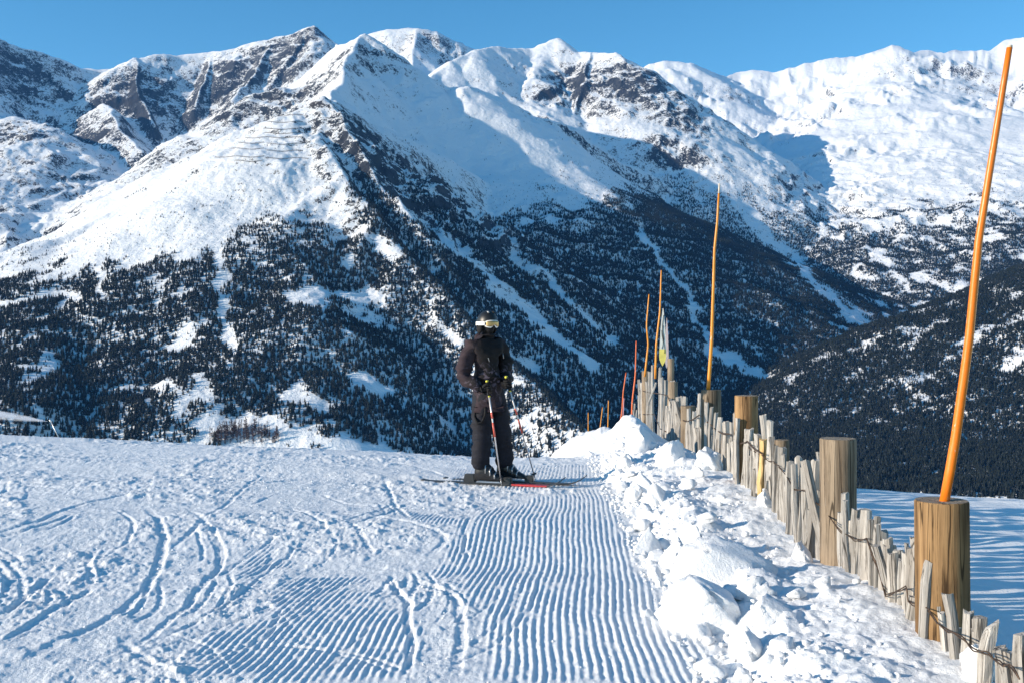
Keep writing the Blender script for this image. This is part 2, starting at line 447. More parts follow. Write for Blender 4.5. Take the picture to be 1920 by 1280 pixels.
DENS = forest_density(TX, TY, TZ) * SEEN * (TY > 560)
area = RADg * np.gradient(RAD)[:, None] * (AZ[1] - AZ[0])
far_thin = 1.0 - 0.45 * sstep(1700, 3200, TY)
lam = area * DENS * 0.12 * far_thin
lam[:, np.abs(AZ) > R(34)] *= 0
cnt = rng.poisson(np.clip(lam, 0, 40))
ci = np.repeat(np.arange(cnt.size), cnt.ravel())
fr = ci // NAZ + rng.uniform(-0.5, 0.5, len(ci)); fc = ci % NAZ + rng.uniform(-0.5, 0.5, len(ci))
fr = np.clip(fr, 0, NRAD - 1.001); fc = np.clip(fc, 0, NAZ - 1.001)
def bil(A, r, c):
    r0 = r.astype(int); c0 = c.astype(int); a = r - r0; b = c - c0
    return A[r0, c0] * (1 - a) * (1 - b) + A[r0 + 1, c0] * a * (1 - b) + A[r0, c0 + 1] * (1 - a) * b + A[r0 + 1, c0 + 1] * a * b
tx, ty, tz = bil(TX, fr, fc), bil(TY, fr, fc), bil(TZ, fr, fc)
td = bil(DENS, fr, fc)
th = (2.3 + 3.3 * np.clip(td, 0, 1)) * rng.uniform(0.5, 1.5, len(ci))       # tree heights in metres
print("trees", len(ci))

def conifer_mesh(name, seed, tiers, sides, slim, mats):
    r = random.Random(seed)
    vs, fs, mi = [], [], []
    # trunk
    for k in range(5):
        a = 2 * math.pi * k / 5
        vs.append((0.022 * math.cos(a), 0.022 * math.sin(a), -0.08))
    for k in range(5):
        a = 2 * math.pi * k / 5
        vs.append((0.008 * math.cos(a), 0.008 * math.sin(a), 0.55))
    for k in range(5):
        fs.append((k, (k + 1) % 5, 5 + (k + 1) % 5, 5 + k)); mi.append(1)
    for t_ in range(tiers):
        u = t_ / (tiers - 1)
        zt = 0.30 + 0.72 * u ** 0.9 if t_ < tiers - 1 else 1.0
        zb = 0.06 + 0.74 * u
        rad = slim * (1 - u) ** 0.75 + 0.03
        cx, cy = r.uniform(-.02, .02), r.uniform(-.02, .02)
        b0 = len(vs)
        vs.append((cx, cy, min(1.0, zt)))
        for k in range(sides):
            a = 2 * math.pi * (k + r.uniform(-.3, .3)) / sides + t_
            q = rad * (r.uniform(0.55, 1.15) if k % 2 else r.uniform(0.35, 0.7))
            vs.append((cx + q * math.cos(a), cy + q * math.sin(a), zb + r.uniform(-.05, .04) + (0.05 if k % 2 == 0 else 0)))
        for k in range(sides):
            fs.append((b0, b0 + 1 + k, b0 + 1 + (k + 1) % sides)); mi.append(0)
    me = bpy.data.meshes.new(name)
    me.from_pydata(vs, [], fs)
    for m in mats: me.materials.append(m)
    me.polygons.foreach_set("material_index", mi)
    me.update()
    return me

t = NT("conifer_needles")
oi = t.node("ShaderNodeObjectInfo")
c = t.mix(oi.outputs['Random'], (0.008, 0.014, 0.017), (0.023, 0.030, 0.028))
sep = t.node("ShaderNodeSeparateXYZ"); t.link(t.node("ShaderNodeNewGeometry").outputs['Normal'], sep.inputs[0])
dust = t.math('MULTIPLY', t.range(sep.outputs[2], 0.25, 0.9), t.range(t.noise(t.pos(), 0.6, 3), 0.52, 0.72))
t.link(t.mix(t.math('MULTIPLY', dust, 0.35), c, (0.8, 0.82, 0.85)), t.b.inputs['Base Color'])
t.b.inputs['Roughness'].default_value = 0.8
t.b.inputs['Specular IOR Level'].default_value = 0.1
M_NEEDLE = t.m
M_BARK = plain("conifer_bark", (0.05, 0.035, 0.025), 0.9)
TREE_MESH = [conifer_mesh("pine_tree", 3, 6, 10, 0.27, (M_NEEDLE, M_BARK)), conifer_mesh("pine_tree", 8, 7, 10, 0.21, (M_NEEDLE, M_BARK)), conifer_mesh("pine_tree", 21, 5, 10, 0.33, (M_NEEDLE, M_BARK))]

# the 300 conifers that show largest stand as single trees, the rest is one wood
fpx = 960 + F * tx / ty; fpy = 640 - F * (tz - EYE) / ty
infr = (fpx > 5) & (fpx < 1915) & (fpy < 835 - 0.02 * (1920 - fpx) * 0) & (bil(ELEV, fr, fc) > bil(CUM, fr, fc) - 0.0005)
infr &= ~((fpx > 1180) & (fpy > 760)) & ~((fpx > 860) & (fpx < 1000) & (fpy > 590))
size = np.where(infr, th / ty, 0)
lone = np.argsort(-size)[:300]
isl = np.zeros(len(ci), bool); isl[lone] = True
for k in lone:
    hill_side = fpx[k] > 1300
    o = link("pine_tree", TREE_MESH[int(k) % 3])
    o.location = (tx[k], ty[k], tz[k] - 0.2)
    s = float(th[k]); o.scale = (s * random.uniform(.85, 1.2), s * random.uniform(.85, 1.2), s)
    o.rotation_euler = (0, 0, random.uniform(0, 6.28))
    if hill_side:
        tag(o, "dark conifer among many on the wooded hill beyond the fence", "tree", "conifers on the wooded hill at right")
    else:
        tag(o, "dark conifer among many on the snowy slope beyond the piste", "tree", "conifers on the far mountain face")
first_trees = [next(o for o in COL.objects if o.name.startswith("pine_tree") and o.data == m) for m in TREE_MESH]

rest = np.where(~isl)[0]
pm = bpy.data.meshes.new("conifer_forest")
pm.vertices.add(len(rest))
pm.vertices.foreach_set("co", np.stack([tx[rest], ty[rest], tz[rest] - 0.2], -1).astype(np.float32).ravel())
for nm, arr in (("th", th[rest]), ("rot", rng.uniform(0, 6.28, len(rest)))):
    a_ = pm.attributes.new(nm, 'FLOAT', 'POINT'); a_.data.foreach_set("value", arr.astype(np.float32))
a_ = pm.attributes.new("which", 'INT', 'POINT'); a_.data.foreach_set("value", rng.integers(0, 3, len(rest)).astype(np.int32))
forest = link("conifer_forest", pm)
tag(forest, "dark conifer wood covering the lower mountain slopes", "forest", kind="stuff")
ng = bpy.data.node_groups.new("plant_forest", 'GeometryNodeTree')
ng.interface.new_socket("Geometry", in_out='INPUT', socket_type='NodeSocketGeometry')
ng.interface.new_socket("Geometry", in_out='OUTPUT', socket_type='NodeSocketGeometry')
gi = ng.nodes.new("NodeGroupInput"); go = ng.nodes.new("NodeGroupOutput")
join = ng.nodes.new("GeometryNodeJoinGeometry")
def named(nm, typ):
    n = ng.nodes.new("GeometryNodeInputNamedAttribute"); n.data_type = typ; n.inputs[0].default_value = nm
    return n
def out_of(n): return [s for s in n.outputs if s.enabled and s.name == 'Attribute'][0]
a_th, a_rot, a_wh = named("th", 'FLOAT'), named("rot", 'FLOAT'), named("which", 'INT')
cr_ = ng.nodes.new("ShaderNodeCombineXYZ"); ng.links.new(out_of(a_rot), cr_.inputs[2])
for k in range(3):
    oi = ng.nodes.new("GeometryNodeObjectInfo"); oi.transform_space = 'ORIGINAL'; oi.inputs['Object'].default_value = first_trees[k]
    oi.inputs['As Instance'].default_value = True
    ip = ng.nodes.new("GeometryNodeInstanceOnPoints")
    cmp_ = ng.nodes.new("FunctionNodeCompare"); cmp_.data_type = 'INT'; cmp_.operation = 'EQUAL'
    ints = [s for s in cmp_.inputs if s.enabled]
    ng.links.new(out_of(a_wh), ints[0]); ints[1].default_value = k
    ng.links.new(gi.outputs[0], ip.inputs['Points']); ng.links.new(cmp_.outputs[0], ip.inputs['Selection'])
    ng.links.new(oi.outputs['Geometry'], ip.inputs['Instance'])
    ng.links.new(cr_.outputs[0], ip.inputs['Rotation']); ng.links.new(out_of(a_th), ip.inputs['Scale'])
    ng.links.new(ip.outputs[0], join.inputs[0])
ng.links.new(join.outputs[0], go.inputs[0])
md = forest.modifiers.new("plant_forest", 'NODES'); md.node_group = ng
# ================================================================== the piste, the ploughed bank and the snow beyond the fence
FE_A, FE_B = 1.7965, 0.05            # the fence line: X = 2.03 + 0.05 (Y - 4.67)
def fence_x(y): return 2.03 + FE_B * (y - 4.67)
def fence_dist(px): return FE_A / ((px - 960) / F - FE_B)
def ground_pt(px, py, h=0.0):
    """point of the flat snow seen at a pixel"""
    Y = (EYE - h) * F / (py - 640)
    return ((px - 960) / F * Y, Y)

RIBS = [[(560, 1082), (640, 1088), (705, 1118), (757, 1165), (768, 1290), (360, 1290), (330, 1255), (470, 1150)],
        [(430, 1050), (500, 1035), (545, 1055), (485, 1100), (420, 1095)],
        [(880, 965), (1000, 930), (1165, 905), (1195, 1000), (1240, 1130), (1330, 1200), (1420, 1290), (875, 1290), (890, 1180), (815, 1065), (825, 1020)],
        [(690, 955), (760, 945), (850, 980), (850, 1005), (760, 985)],
        [(820, 880), (1150, 862), (1175, 905), (950, 920), (850, 903)],
        [(800, 1050), (870, 1060), (880, 1110), (820, 1100)]]
# ski tracks: pixel path, half width (m), depth (m), rim (m)
TRACKS = [([(340, 960), (395, 1005), (415, 1050), (385, 1100), (320, 1170), (200, 1260)], .05, .022, .028),
          ([(265, 955), (300, 1000), (305, 1040), (280, 1100), (220, 1160), (140, 1200), (30, 1265)], .07, .03, .03),
          ([(202, 967), (240, 990), (250, 1010), (235, 1032), (210, 1045)], .04, .02, .02),
          ([(165, 1047), (170, 1080), (175, 1105)], .05, .01, .05), ([(95, 1090), (55, 1130), (0, 1170)], .05, .03, .03),
          ([(590, 1010), (490, 1085), (420, 1145), (280, 1215)], .035, .022, .012), ([(530, 1010), (465, 1050), (400, 1090)], .03, .018, .01),
          ([(625, 1085), (475, 1130), (320, 1170)], .022, .018, .008), ([(595, 1100), (420, 1180), (280, 1230)], .022, .018, .008),
          ([(635, 972), (725, 980), (800, 1000), (835, 1020), (800, 1050)], .06, .018, .03), ([(725, 1085), (760, 1140), (768, 1200), (770, 1290)], .05, .03, .03),
          ([(760, 1090), (840, 1125), (865, 1180), (850, 1290)], .06, .02, .03), ([(720, 900), (740, 945), (770, 980)], .05, .025, .02),
          ([(885, 970), (870, 1015), (880, 1060)], .04, .02, .015), ([(225, 1215), (280, 1250), (330, 1290)], .05, .012, .05),
          ([(-40, 918), (60, 925), (120, 929)], .06, .02, .03), ([(655, 990), (680, 1015), (700, 1045)], .05, .02, .02),
          ([(0, 880), (200, 870), (420, 880)], .08, .02, .03), ([(150, 905), (350, 900), (520, 915)], .07, .02, .03), ([(420, 930), (560, 905), (700, 890)], .06, .02, .03),
          ([(60, 1010), (160, 960), (330, 920)], .06, .022, .025), ([(540, 960), (600, 990), (640, 1040)], .05, .02, .02), ([(0, 1225), (110, 1150), (180, 1110)], .05, .025, .025),
          ([(820, 903), (900, 897), (985, 905)], .05, .012, .02), ([(640, 865), (760, 872), (850, 900)], .05, .02, .02), ([(700, 1180), (640, 1230), (600, 1290)], .02, .015, .006),
          ([(500, 890), (430, 950), (300, 1060)], .05, .018, .018), ([(600, 930), (660, 950), (790, 955)], .05, .018, .018)]

_tr = random.Random(31)
for _ in range(46):                       # many faint single cuts
    x0, y0 = _tr.uniform(-150, 820), _tr.uniform(868, 1270)
    a0 = _tr.gauss(0.5, 0.5); L_ = _tr.uniform(60, 260) * (y0 - 760) / 300; cv = _tr.uniform(-.8, .8)
    pts_ = []
    for u_ in (0, .33, .66, 1):
        a_ = a0 + cv * u_
        pts_.append((x0 + L_ * u_ * math.cos(a_), max(856, y0 - 0.45 * L_ * u_ * math.sin(a_))))
    w_ = _tr.uniform(.022, .05)
    TRACKS.append((pts_, w_, w_ * .4, w_ * .45))
    if _tr.random() < .5:                 # the second ski beside it
        TRACKS.append(([(p_[0] + 26 * (p_[1] - 640) / 400, p_[1] + 3) for p_ in pts_], w_, w_ * .45, w_ * .5))

def poly_in(x, y, pts):
    """signed nearness: >0 inside, distance in metres"""
    inside = np.zeros(x.shape, bool); d = np.full(x.shape, 1e9)
    n = len(pts)
    for i in range(n):
        ax, ay = pts[i]; bx, by = pts[(i + 1) % n]
        if ay != by:
            c = ((ay > y) != (by > y)) & (x < (bx - ax) * (y - ay) / (by - ay) + ax)
            inside ^= c
        dx, dy = bx - ax, by - ay
        t_ = np.clip(((x - ax) * dx + (y - ay) * dy) / (dx * dx + dy * dy), 0, 1)
        d = np.minimum(d, np.hypot(x - ax - t_ * dx, y - ay - t_ * dy))
    return np.where(inside, d, -d)

BANK_Y = [3.0, 4.0, 4.6, 5.3, 6.0, 6.6, 7.2, 7.8, 8.3, 9.5, 11.5, 13, 15, 17.5, 21, 26]
BANK_H = [.12, .16, .18, .22, .21, .14, .06, .11, .20, .23, .18, .11, .01, -.05, -.05, .0]

def base_level(x, y):
    r = np.hypot(x, y)
    z = -0.023 * np.minimum(x, 0) * sstep(3, 9, y)
    side = sstep(0.9, 1.7, x)                          # the bank and fence stay a little higher
    q = np.maximum(y - (12.4 - 0.19 * np.minimum(x, 0)), 0)
    qf = np.maximum(y - 14.2 - 0.05 * x, 0)
    z = z - (1 - side) * 0.034 * q * q / (1 + 0.19 * q) - side * 0.0105 * qf * qf / (1 + 0.055 * qf)          # the piste rolls over
    # right of the fence the snow tilts away and rolls over sooner
    fx = fence_x(y)
    rr = np.maximum(x - fx - 0.15, 0)
    z = z - 0.075 * rr
    q2 = np.maximum(y - 10.6, 0) * sstep(0.3, 2.0, x - fx)
    z = z - 0.035 * q2 * q2 / (1 + 0.08 * q2)
    return z

def piste_height(x, y, fine=True):
    z = base_level(x, y)
    fx = fence_x(y)
    left_edge = 1.02 + 0.12 * noise2(y * 0.9, 0.3, 5) + 0.02 * (y - 6) + 0.35 * sstep(12, 20, y)
    on = 1 - sstep(0, 1, (x - left_edge) / 0.12)               # 1 on the piste
    # long waves of the groomed snow
    z = z + on * (0.036 * noise2(x * 0.3, y * 0.66, 7) + 0.016 * noise2(x * 0.5, y * 1.5, 8) + 0.03 * noise2(x * 0.12, y * 0.2, 9))
    if fine:
        m = np.full(x.shape, -1e9)
        for pl in RIBS:
            m = np.maximum(m, poly_in(x, y, [ground_pt(*q) for q in pl]))
        m = sstep(-0.05, 0.13, m + 0.16 * fbm(x * 2.3, y * 1.5, 3, 17))
        m = m * on
        ph = x - 0.06 * y - 0.035 * np.maximum(-x - 0.4, 0) * (y - 4.5) + 0.045 * noise2(x * 0.5, y * 0.6, 19) + 0.008 * noise2(x * 3, y * 2.5, 20)
        saw = np.sin(ph * 2 * np.pi / 0.046)
        rib = 1 - np.abs(np.sin(ph * np.pi / 0.046)) ** 1.3
        z = z + m * 0.0105 * rib * (0.8 + 0.25 * noise2(x * 6, y * 3, 23))
        crud = fbm(x * 4.5, y * 4.0, 5, 27, 0.58)
        z = z + (1 - m) * on * (0.008 * crud + 0.013 * np.maximum(crud - 0.1, 0) + 0.010 * np.abs(fbm(x * 14, y * 12, 3, 28, 0.6))) * (0.55 + 0.6 * sstep(-0.3, 0.3, noise2(x * 0.7, y * 0.7, 29)))
        z = z + m * 0.0030 * fbm(x * 22, y * 14, 2, 33)
        for pts, hw, dep, rim in TRACKS:
            hw, dep, rim = hw * 0.55, dep * 0.36, rim * 0.15
            g = [ground_pt(*q) for q in pts]
            # smooth path
            best = np.full(x.shape, 1e9); sgn = np.zeros(x.shape); tt = np.zeros(x.shape)
            xs = [q[0] for q in g]; ys = [q[1] for q in g]
            bb = (x > min(xs) - .6) & (x < max(xs) + .6) & (y > min(ys) - .6) & (y < max(ys) + .6)
            if not bb.any(): continue
            X_, Y_ = x[bb], y[bb]
            X_ = X_ + 0.02 * noise2(X_ * 3, Y_ * 3, 35)
            n = len(g); fine_pts = []
            for i in range(n - 1):
                p0, p1, p2, p3 = g[max(i - 1, 0)], g[i], g[i + 1], g[min(i + 2, n - 1)]
                for u in np.linspace(0, 1, 7)[:-1 if i < n - 2 else None]:
                    fine_pts.append(tuple(0.5 * (2 * p1[k] + (p2[k] - p0[k]) * u + (2 * p0[k] - 5 * p1[k] + 4 * p2[k] - p3[k]) * u * u + (3 * p1[k] - p0[k] - 3 * p2[k] + p3[k]) * u ** 3) for k in (0, 1)))
            bd = np.full(X_.shape, 1e9); bs = np.zeros(X_.shape); bt = np.zeros(X_.shape)
            for i, ((ax, ay), (bx, by)) in enumerate(zip(fine_pts[:-1], fine_pts[1:])):
                dx, dy = bx - ax, by - ay; l2 = dx * dx + dy * dy + 1e-9
                t_ = np.clip(((X_ - ax) * dx + (Y_ - ay) * dy) / l2, 0, 1)
                d = np.hypot(X_ - ax - t_ * dx, Y_ - ay - t_ * dy)
                k_ = d < bd
                bd = np.where(k_, d, bd); bs = np.where(k_, np.sign(dx * (Y_ - ay) - dy * (X_ - ax)), bs); bt = np.where(k_, (i + t_) / (len(fine_pts) - 1), bt)
            fade = sstep(0, 0.2, bt) * sstep(1, 0.8, bt)
            lump = 1 + 0.7 * noise2(X_ * 9, Y_ * 9, 37)
            prof = -dep * (1 - sstep(0.5, 1.1, bd / hw)) + rim * lump * np.exp(-((bd - hw * 1.35) / (hw * 0.55)) ** 2) * np.where(bs > 0, 1.0, 0.35)
            zz = z[bb]; wipe = (1 - sstep(0.6, 1.3, bd / hw)) * fade
            z[bb] = zz + prof * fade * on[bb]
    # ploughed bank between piste and fence
    u = np.clip((x - left_edge) / np.maximum(fx - left_edge, 0.3), 0, 1)
    H = np.interp(y, BANK_Y, BANK_H) * sstep(0, 1, (24 - y) / 4)
    bank = 1 - on
    hump = H * sstep(0, 0.8, u) + 0.10 * np.exp(-((u - 0.30) / 0.2) ** 2) * (0.5 + 0.8 * noise2(x * 1.2, y * 0.8, 43) + 0.5)
    billow = np.abs(fbm(x * 2.0, y * 2.0, 4, 51, 0.55))
    lumps = 0.085 * billow + 0.022 * np.abs(fbm(x * 6.5, y * 6.5, 3, 53)) + 0.008 * fbm(x * 20, y * 20, 2, 55)
    behind = sstep(0.02, 0.5, x - fx)                          # falls to the level of the other side
    hump = hump + 0.34 * np.exp(-((x - 1.95) / 0.36) ** 2 - ((y - 15.6) / 1.3) ** 2) + 0.16 * np.exp(-((x - 2.0) / 0.35) ** 2 - ((y - 12.2) / 1.2) ** 2)
    b = bank * (1 - behind) * (hump + lumps * (0.30 + 0.70 * (1 - u)))
    z = z + b
    # wind-carved snow beyond the fence
    sast = np.maximum(0, noise2(x * 0.35 - y * 0.1, y * 3.4 + x * 0.5, 57)) + 0.5 * np.maximum(0, noise2(x * 0.8, y * 7.5 + x * 0.9, 58))
    z = z + behind * (0.035 * sast + 0.02 * fbm(x * 0.7, y * 1.5, 3, 59)) * sstep(0.3, 1.5, x - fx)
    return z

NFA, NFR = 1120, 600
FAZ = np.radians(np.linspace(-37, 37, NFA))
FRAD = np.concatenate([np.geomspace(2.6, 16.5, 530, endpoint=False), np.geomspace(16.5, 135, NFR - 530)])
FAg, FRg = np.meshgrid(FAZ, FRAD)
FX, FY = FRg * np.sin(FAg), FRg * np.cos(FAg)
FZ = piste_height(FX, FY)

t = NT("piste_snow")
pos = t.pos()
g1 = t.noise(pos, 60, 4, 0.7); g2 = t.noise(pos, 230, 3, 0.7)
t.link(t.mix(t.noise(pos, 1.2, 3), (0.86, 0.875, 0.90), (0.91, 0.915, 0.92)), t.b.inputs['Base Color'])
t.b.inputs['Roughness'].default_value = 0.55
t.b.inputs['Specular IOR Level'].default_value = 0.25
t.b.inputs['Subsurface Weight'].default_value = 0.0
g0 = t.noise(pos, 17, 5, 0.68)
h_ = t.math('ADD', t.math('MULTIPLY', g0, 0.016), t.math('ADD', t.math('MULTIPLY', g1, 0.010), t.math('MULTIPLY', g2, 0.004)))
t.link(t.bump(h_, 0.8, 1.0), t.b.inputs['Normal'])
M_SNOW = t.m
me = mesh_np("ski_piste", np.stack([FX, FY, FZ], -1).reshape(-1, 3), grid_faces(NFR, NFA))
piste = link("ski_piste", me, M_SNOW)
tag(piste, "groomed snow of the ski piste with ploughed bank", "piste", kind="structure")
def snow_z(x, y):
    return float(piste_height(np.array([[x]], float), np.array([[y]], float), True)[0, 0])
# ================================================================== the chestnut paling fence, its posts and wires
def wood(name, light, dark, ring=False, grain=(26, 26, 1.6)):
    t = NT(name)
    v = t.obj()
    oi = t.node("ShaderNodeObjectInfo")
    va = t.node("ShaderNodeVectorMath", operation='ADD'); t.link(v, va.inputs[0])
    cx = t.node("ShaderNodeCombineXYZ"); t.link(t.math('MULTIPLY', oi.outputs['Random'], 37.0), cx.inputs[2]); t.link(cx.outputs[0], va.inputs[1])
    v = va.outputs[0]
    g = t.noise(t.mapping(v, grain), 1.0, 6, 0.65, 0.6)
    f = t.noise(t.mapping(v, (grain[0] * 5, grain[1] * 5, 3.0)), 1.0, 4, 0.7)
    w = t.noise(v, 2.2, 3, 0.5)
    c = t.mix(t.range(g, 0.32, 0.68), dark, light)
    c = t.mix(t.range(f, 0.54, 0.64), c, tuple(x * 0.45 for x in dark))
    c = t.mix(t.math('MULTIPLY', t.range(w, 0.45, 0.75), 0.45), c, tuple(x * 1.15 for x in light))
    ck = t.noise(t.mapping(v, (11, 11, .45)), 1.0, 2, .5, .3)
    crk = t.range(t.math('ABSOLUTE', t.math('SUBTRACT', ck, .5)), .013, .004)
    c = t.mix(t.math('MULTIPLY', crk, .85), c, tuple(x * .25 for x in dark))
    br = t.node("ShaderNodeHueSaturation"); t.link(c, br.inputs['Color'])
    t.link(t.math('MULTIPLY_ADD', oi.outputs['Random'], 0.45, 0.78), br.inputs['Value'])
    t.link(br.outputs[0], t.b.inputs['Base Color'])
    t.b.inputs['Roughness'].default_value = 0.85
    t.b.inputs['Specular IOR Level'].default_value = 0.2
    h = t.math('ADD', t.math('MULTIPLY', g, 0.010), t.math('MULTIPLY', f, 0.004))
    t.link(t.bump(h, 0.9, 1.0), t.b.inputs['Normal'])
    return t.m
M_GREY = wood("weathered_grey_chestnut", (0.46, 0.435, 0.405), (0.24, 0.22, 0.20))
M_TAN = wood("tan_softwood_post", (0.33, 0.205, 0.10), (0.12, 0.066, 0.03), grain=(22, 22, 0.8))
M_GREYPOST = wood("weathered_greyish_post", (0.32, 0.25, 0.18), (0.13, 0.097, 0.068), grain=(22, 22, 0.8))
M_YEL = wood("fresh_split_yellow_wood", (0.60, 0.42, 0.20), (0.42, 0.28, 0.12))
M_END = wood("post_end_grain", (0.34, 0.29, 0.23), (0.17, 0.14, 0.11), grain=(40, 40, 40))
M_WIRE = plain("rusty_wire", (0.10, 0.065, 0.045), 0.6, 0.6, 0.4, 60)

def stake_mesh(length, w, seed, bend=0.0, taper=1.0, mat=None, broken=False, depth=None):
    """a split chestnut pale: irregular many-sided section, uneven along its length, rough top; base at z=0"""
    r = random.Random(seed)
    n = 7
    ang = sorted((2 * math.pi * (k + r.uniform(-.28, .28)) / n) for k in range(n))
    base = [r.uniform(0.75, 1.12) for _ in range(n)]
    dp = depth if depth else r.uniform(0.85, 1.1)
    levels = 7
    vs, fs = [], []
    bx, by = r.uniform(-.02, .02), r.uniform(-.012, .012)
    ph = r.uniform(0, 6)
    for i in range(levels):
        u = i / (levels - 1)
        s = (w / 2) * (taper + (1 - taper) * min(1, u * 1.6)) * (1 + 0.07 * math.sin(u * 9 + ph)) * (1 - 0.05 * u)
        ox = bx * math.sin(u * math.pi) + bend * math.sin(u * math.pi) + 0.05 * w * math.sin(u * 13 + ph)
        oy = by * math.sin(u * math.pi)
        for k in range(n):
            q = s * base[k] * r.uniform(0.93, 1.07)
            z = u * length
            if i == levels - 1:
                z += r.uniform(-.25, .15) * w * (1.9 if broken else 0.8)
            vs.append((ox + q * math.cos(ang[k]), oy + dp * q * math.sin(ang[k]), z))
    for i in range(levels - 1):
        for k in range(n):
            a, b = i * n + k, i * n + (k + 1) % n
            fs.append((a, b, b + n, a + n))
    top = len(vs)
    vs.append((ox, oy, length - 0.06 * w))
    for k in range(n):
        a = (levels - 1) * n
        fs.append((a + k, a + (k + 1) % n, top))
    fs.append(tuple(reversed(range(n))))
    me = bpy.data.meshes.new("stake")
    me.from_pydata(vs, [], fs); me.materials.append(mat or M_GREY); me.update()
    return me

def round_post_mesh(rad, length, seed, mat):
    r = random.Random(seed)
    bm = bmesh.new()
    n = 40; rows = 10
    rings = []
    ph = [r.uniform(0, 6.28) for _ in range(4)]
    prof = [(-.0, 1.0)] * 1
    zs = [length * i / rows for i in range(rows)] + [length - 0.008, length]
    for j, z in enumerate(zs):
        s = 1.0 if j < len(zs) - 1 else 0.965
        ring = []
        for k in range(n):
            a = 2 * math.pi * k / n
            q = rad * s * (1 + 0.012 * math.sin(2 * a + ph[0]) + 0.008 * math.sin(5 * a + ph[1] + z) + r.uniform(-.004, .004))
            ring.append(bm.verts.new((q * math.cos(a), q * math.sin(a), z)))
        rings.append(ring)
    for j in range(len(rings) - 1):
        for k in range(n):
            f = bm.faces.new((rings[j][k], rings[j][(k + 1) % n], rings[j + 1][(k + 1) % n], rings[j + 1][k])); f.smooth = True
    # end face, slightly dished, with radial checks
    inner = [bm.verts.new((v.co.x * 0.55, v.co.y * 0.55, length - 0.002 + r.uniform(-.002, .002))) for v in rings[-1]]
    c = bm.verts.new((0, 0, length - 0.004))
    for k in range(n):
        f = bm.faces.new((rings[-1][k], rings[-1][(k + 1) % n], inner[(k + 1) % n], inner[k])); f.material_index = 1
        f = bm.faces.new((inner[k], inner[(k + 1) % n], c)); f.material_index = 1
    bmesh.ops.recalc_face_normals(bm, faces=bm.faces)
    me = bpy.data.meshes.new("post"); bm.to_mesh(me); bm.free()
    me.materials.append(mat); me.materials.append(M_END)
    return me

def tube_mesh(name, pts, rad, sides=6, taper=None, mat=None, caps=True):
    """a swept tube through 3D points"""
    pts = [Vector(p) for p in pts]
    vs, fs = [], []
    n = len(pts); up = Vector((0.3, 0.1, 1)).normalized()
    for i, p in enumerate(pts):
        d = (pts[min(i + 1, n - 1)] - pts[max(i - 1, 0)]).normalized()
        a = d.cross(up)
        if a.length < 0.05: a = d.cross(Vector((1, 0, 0)))
        a.normalize(); b = d.cross(a).normalized()
        rr = rad if taper is None else rad * (taper[0] + (taper[1] - taper[0]) * i / (n - 1))
        for k in range(sides):
            t_ = 2 * math.pi * k / sides
            vs.append(p + a * (rr * math.cos(t_)) + b * (rr * math.sin(t_)))
    for i in range(n - 1):
        for k in range(sides):
            q, w = i * sides + k, i * sides + (k + 1) % sides
            fs.append((q, w, w + sides, q + sides))
    if caps:
        fs.append(tuple(reversed(range(sides)))); fs.append(tuple((n - 1) * sides + k for k in range(sides)))
    me = bpy.data.meshes.new(name); me.from_pydata([tuple(v) for v in vs], [], fs)
    for p_ in me.polygons: p_.use_smooth = True
    if mat: me.materials.append(mat)
    me.update()
    return me

def on_fence(px, py, off=0.0):
    D = fence_dist(px) + off
    return Vector(P(px, py, D))

fence = empty("paling_fence", (fence_x(9.0), 9.0, base_level(np.array(fence_x(9.0)), np.array(9.0))))
fence_loc = Vector(fence.location)
tag(fence, "weathered grey wooden paling fence with thick posts along the piste edge", "fence")
WIRE_PTS = []
def add_stake(px0, py0, px1, py1, wpx, off=0.0, parent=None, ploc=None, taper=1.0, mat=None, broken=False, seed=None):
    """a pale whose top shows at (px0, py0) and whose foot in the snow shows at (px1, py1)"""
    D = fence_dist((px0 + px1) / 2) + off
    a = Vector(P(px1, py1, D)); b = Vector(P(px0, py0, D))
    w = wpx / F * D * 1.34
    d = (b - a); a2 = a - d.normalized() * 0.22
    L = (b - a2).length
    seed = seed if seed is not None else int(px0 * 7 + py0)
    me = stake_mesh(L, w, seed, taper=taper, mat=mat, broken=broken)
    o = link("stake", me, None, parent or fence)
    o.location = a2 - (ploc if ploc is not None else fence_loc)
    q = Vector((0, 0, 1)).rotation_difference((b - a2).normalized())
    rr = random.Random(seed)
    o.rotation_mode = 'QUATERNION'
    lean = Matrix.Rotation(rr.uniform(-.05, .05), 4, 'X').to_quaternion()
    o.rotation_quaternion = q @ Matrix.Rotation(rr.uniform(-.3, .3), 4, 'Z').to_quaternion() @ lean
    return o

A = lambda zx, zy: (1400 + .2814 * zx, 760 + .2814 * zy)
B = lambda zx, zy: (1600 + .2812 * zx, 920 + .2812 * zy)
C = lambda zx, zy: (1180 + .1875 * zx, 660 + .1875 * zy)
ST_A = [(20,150,15,430,45,0),(45,235,40,450,35,.03),(112,60,150,330,38,.12),(152,95,155,330,35,.10),(78,190,70,450,40,-.02),(168,210,165,600,45,-.06),(200,262,195,600,35,-.03),
        (240,275,240,800,48,0),(253,322,262,700,30,.05),(285,370,290,975,46,-.04),(310,385,345,955,40,-.08),(350,340,345,560,48,.10),(385,412,395,1005,38,0),(450,345,445,1100,70,.03),
        (405,365,550,1095,55,-.10),(478,300,480,500,30,.20),(565,525,605,1120,50,-.03),(645,568,650,1175,52,-.02),(660,632,700,1195,38,-.10),(735,690,740,1240,62,.02),
        (62,420,50,850,36,-.25),(95,600,100,800,33,-.2)]
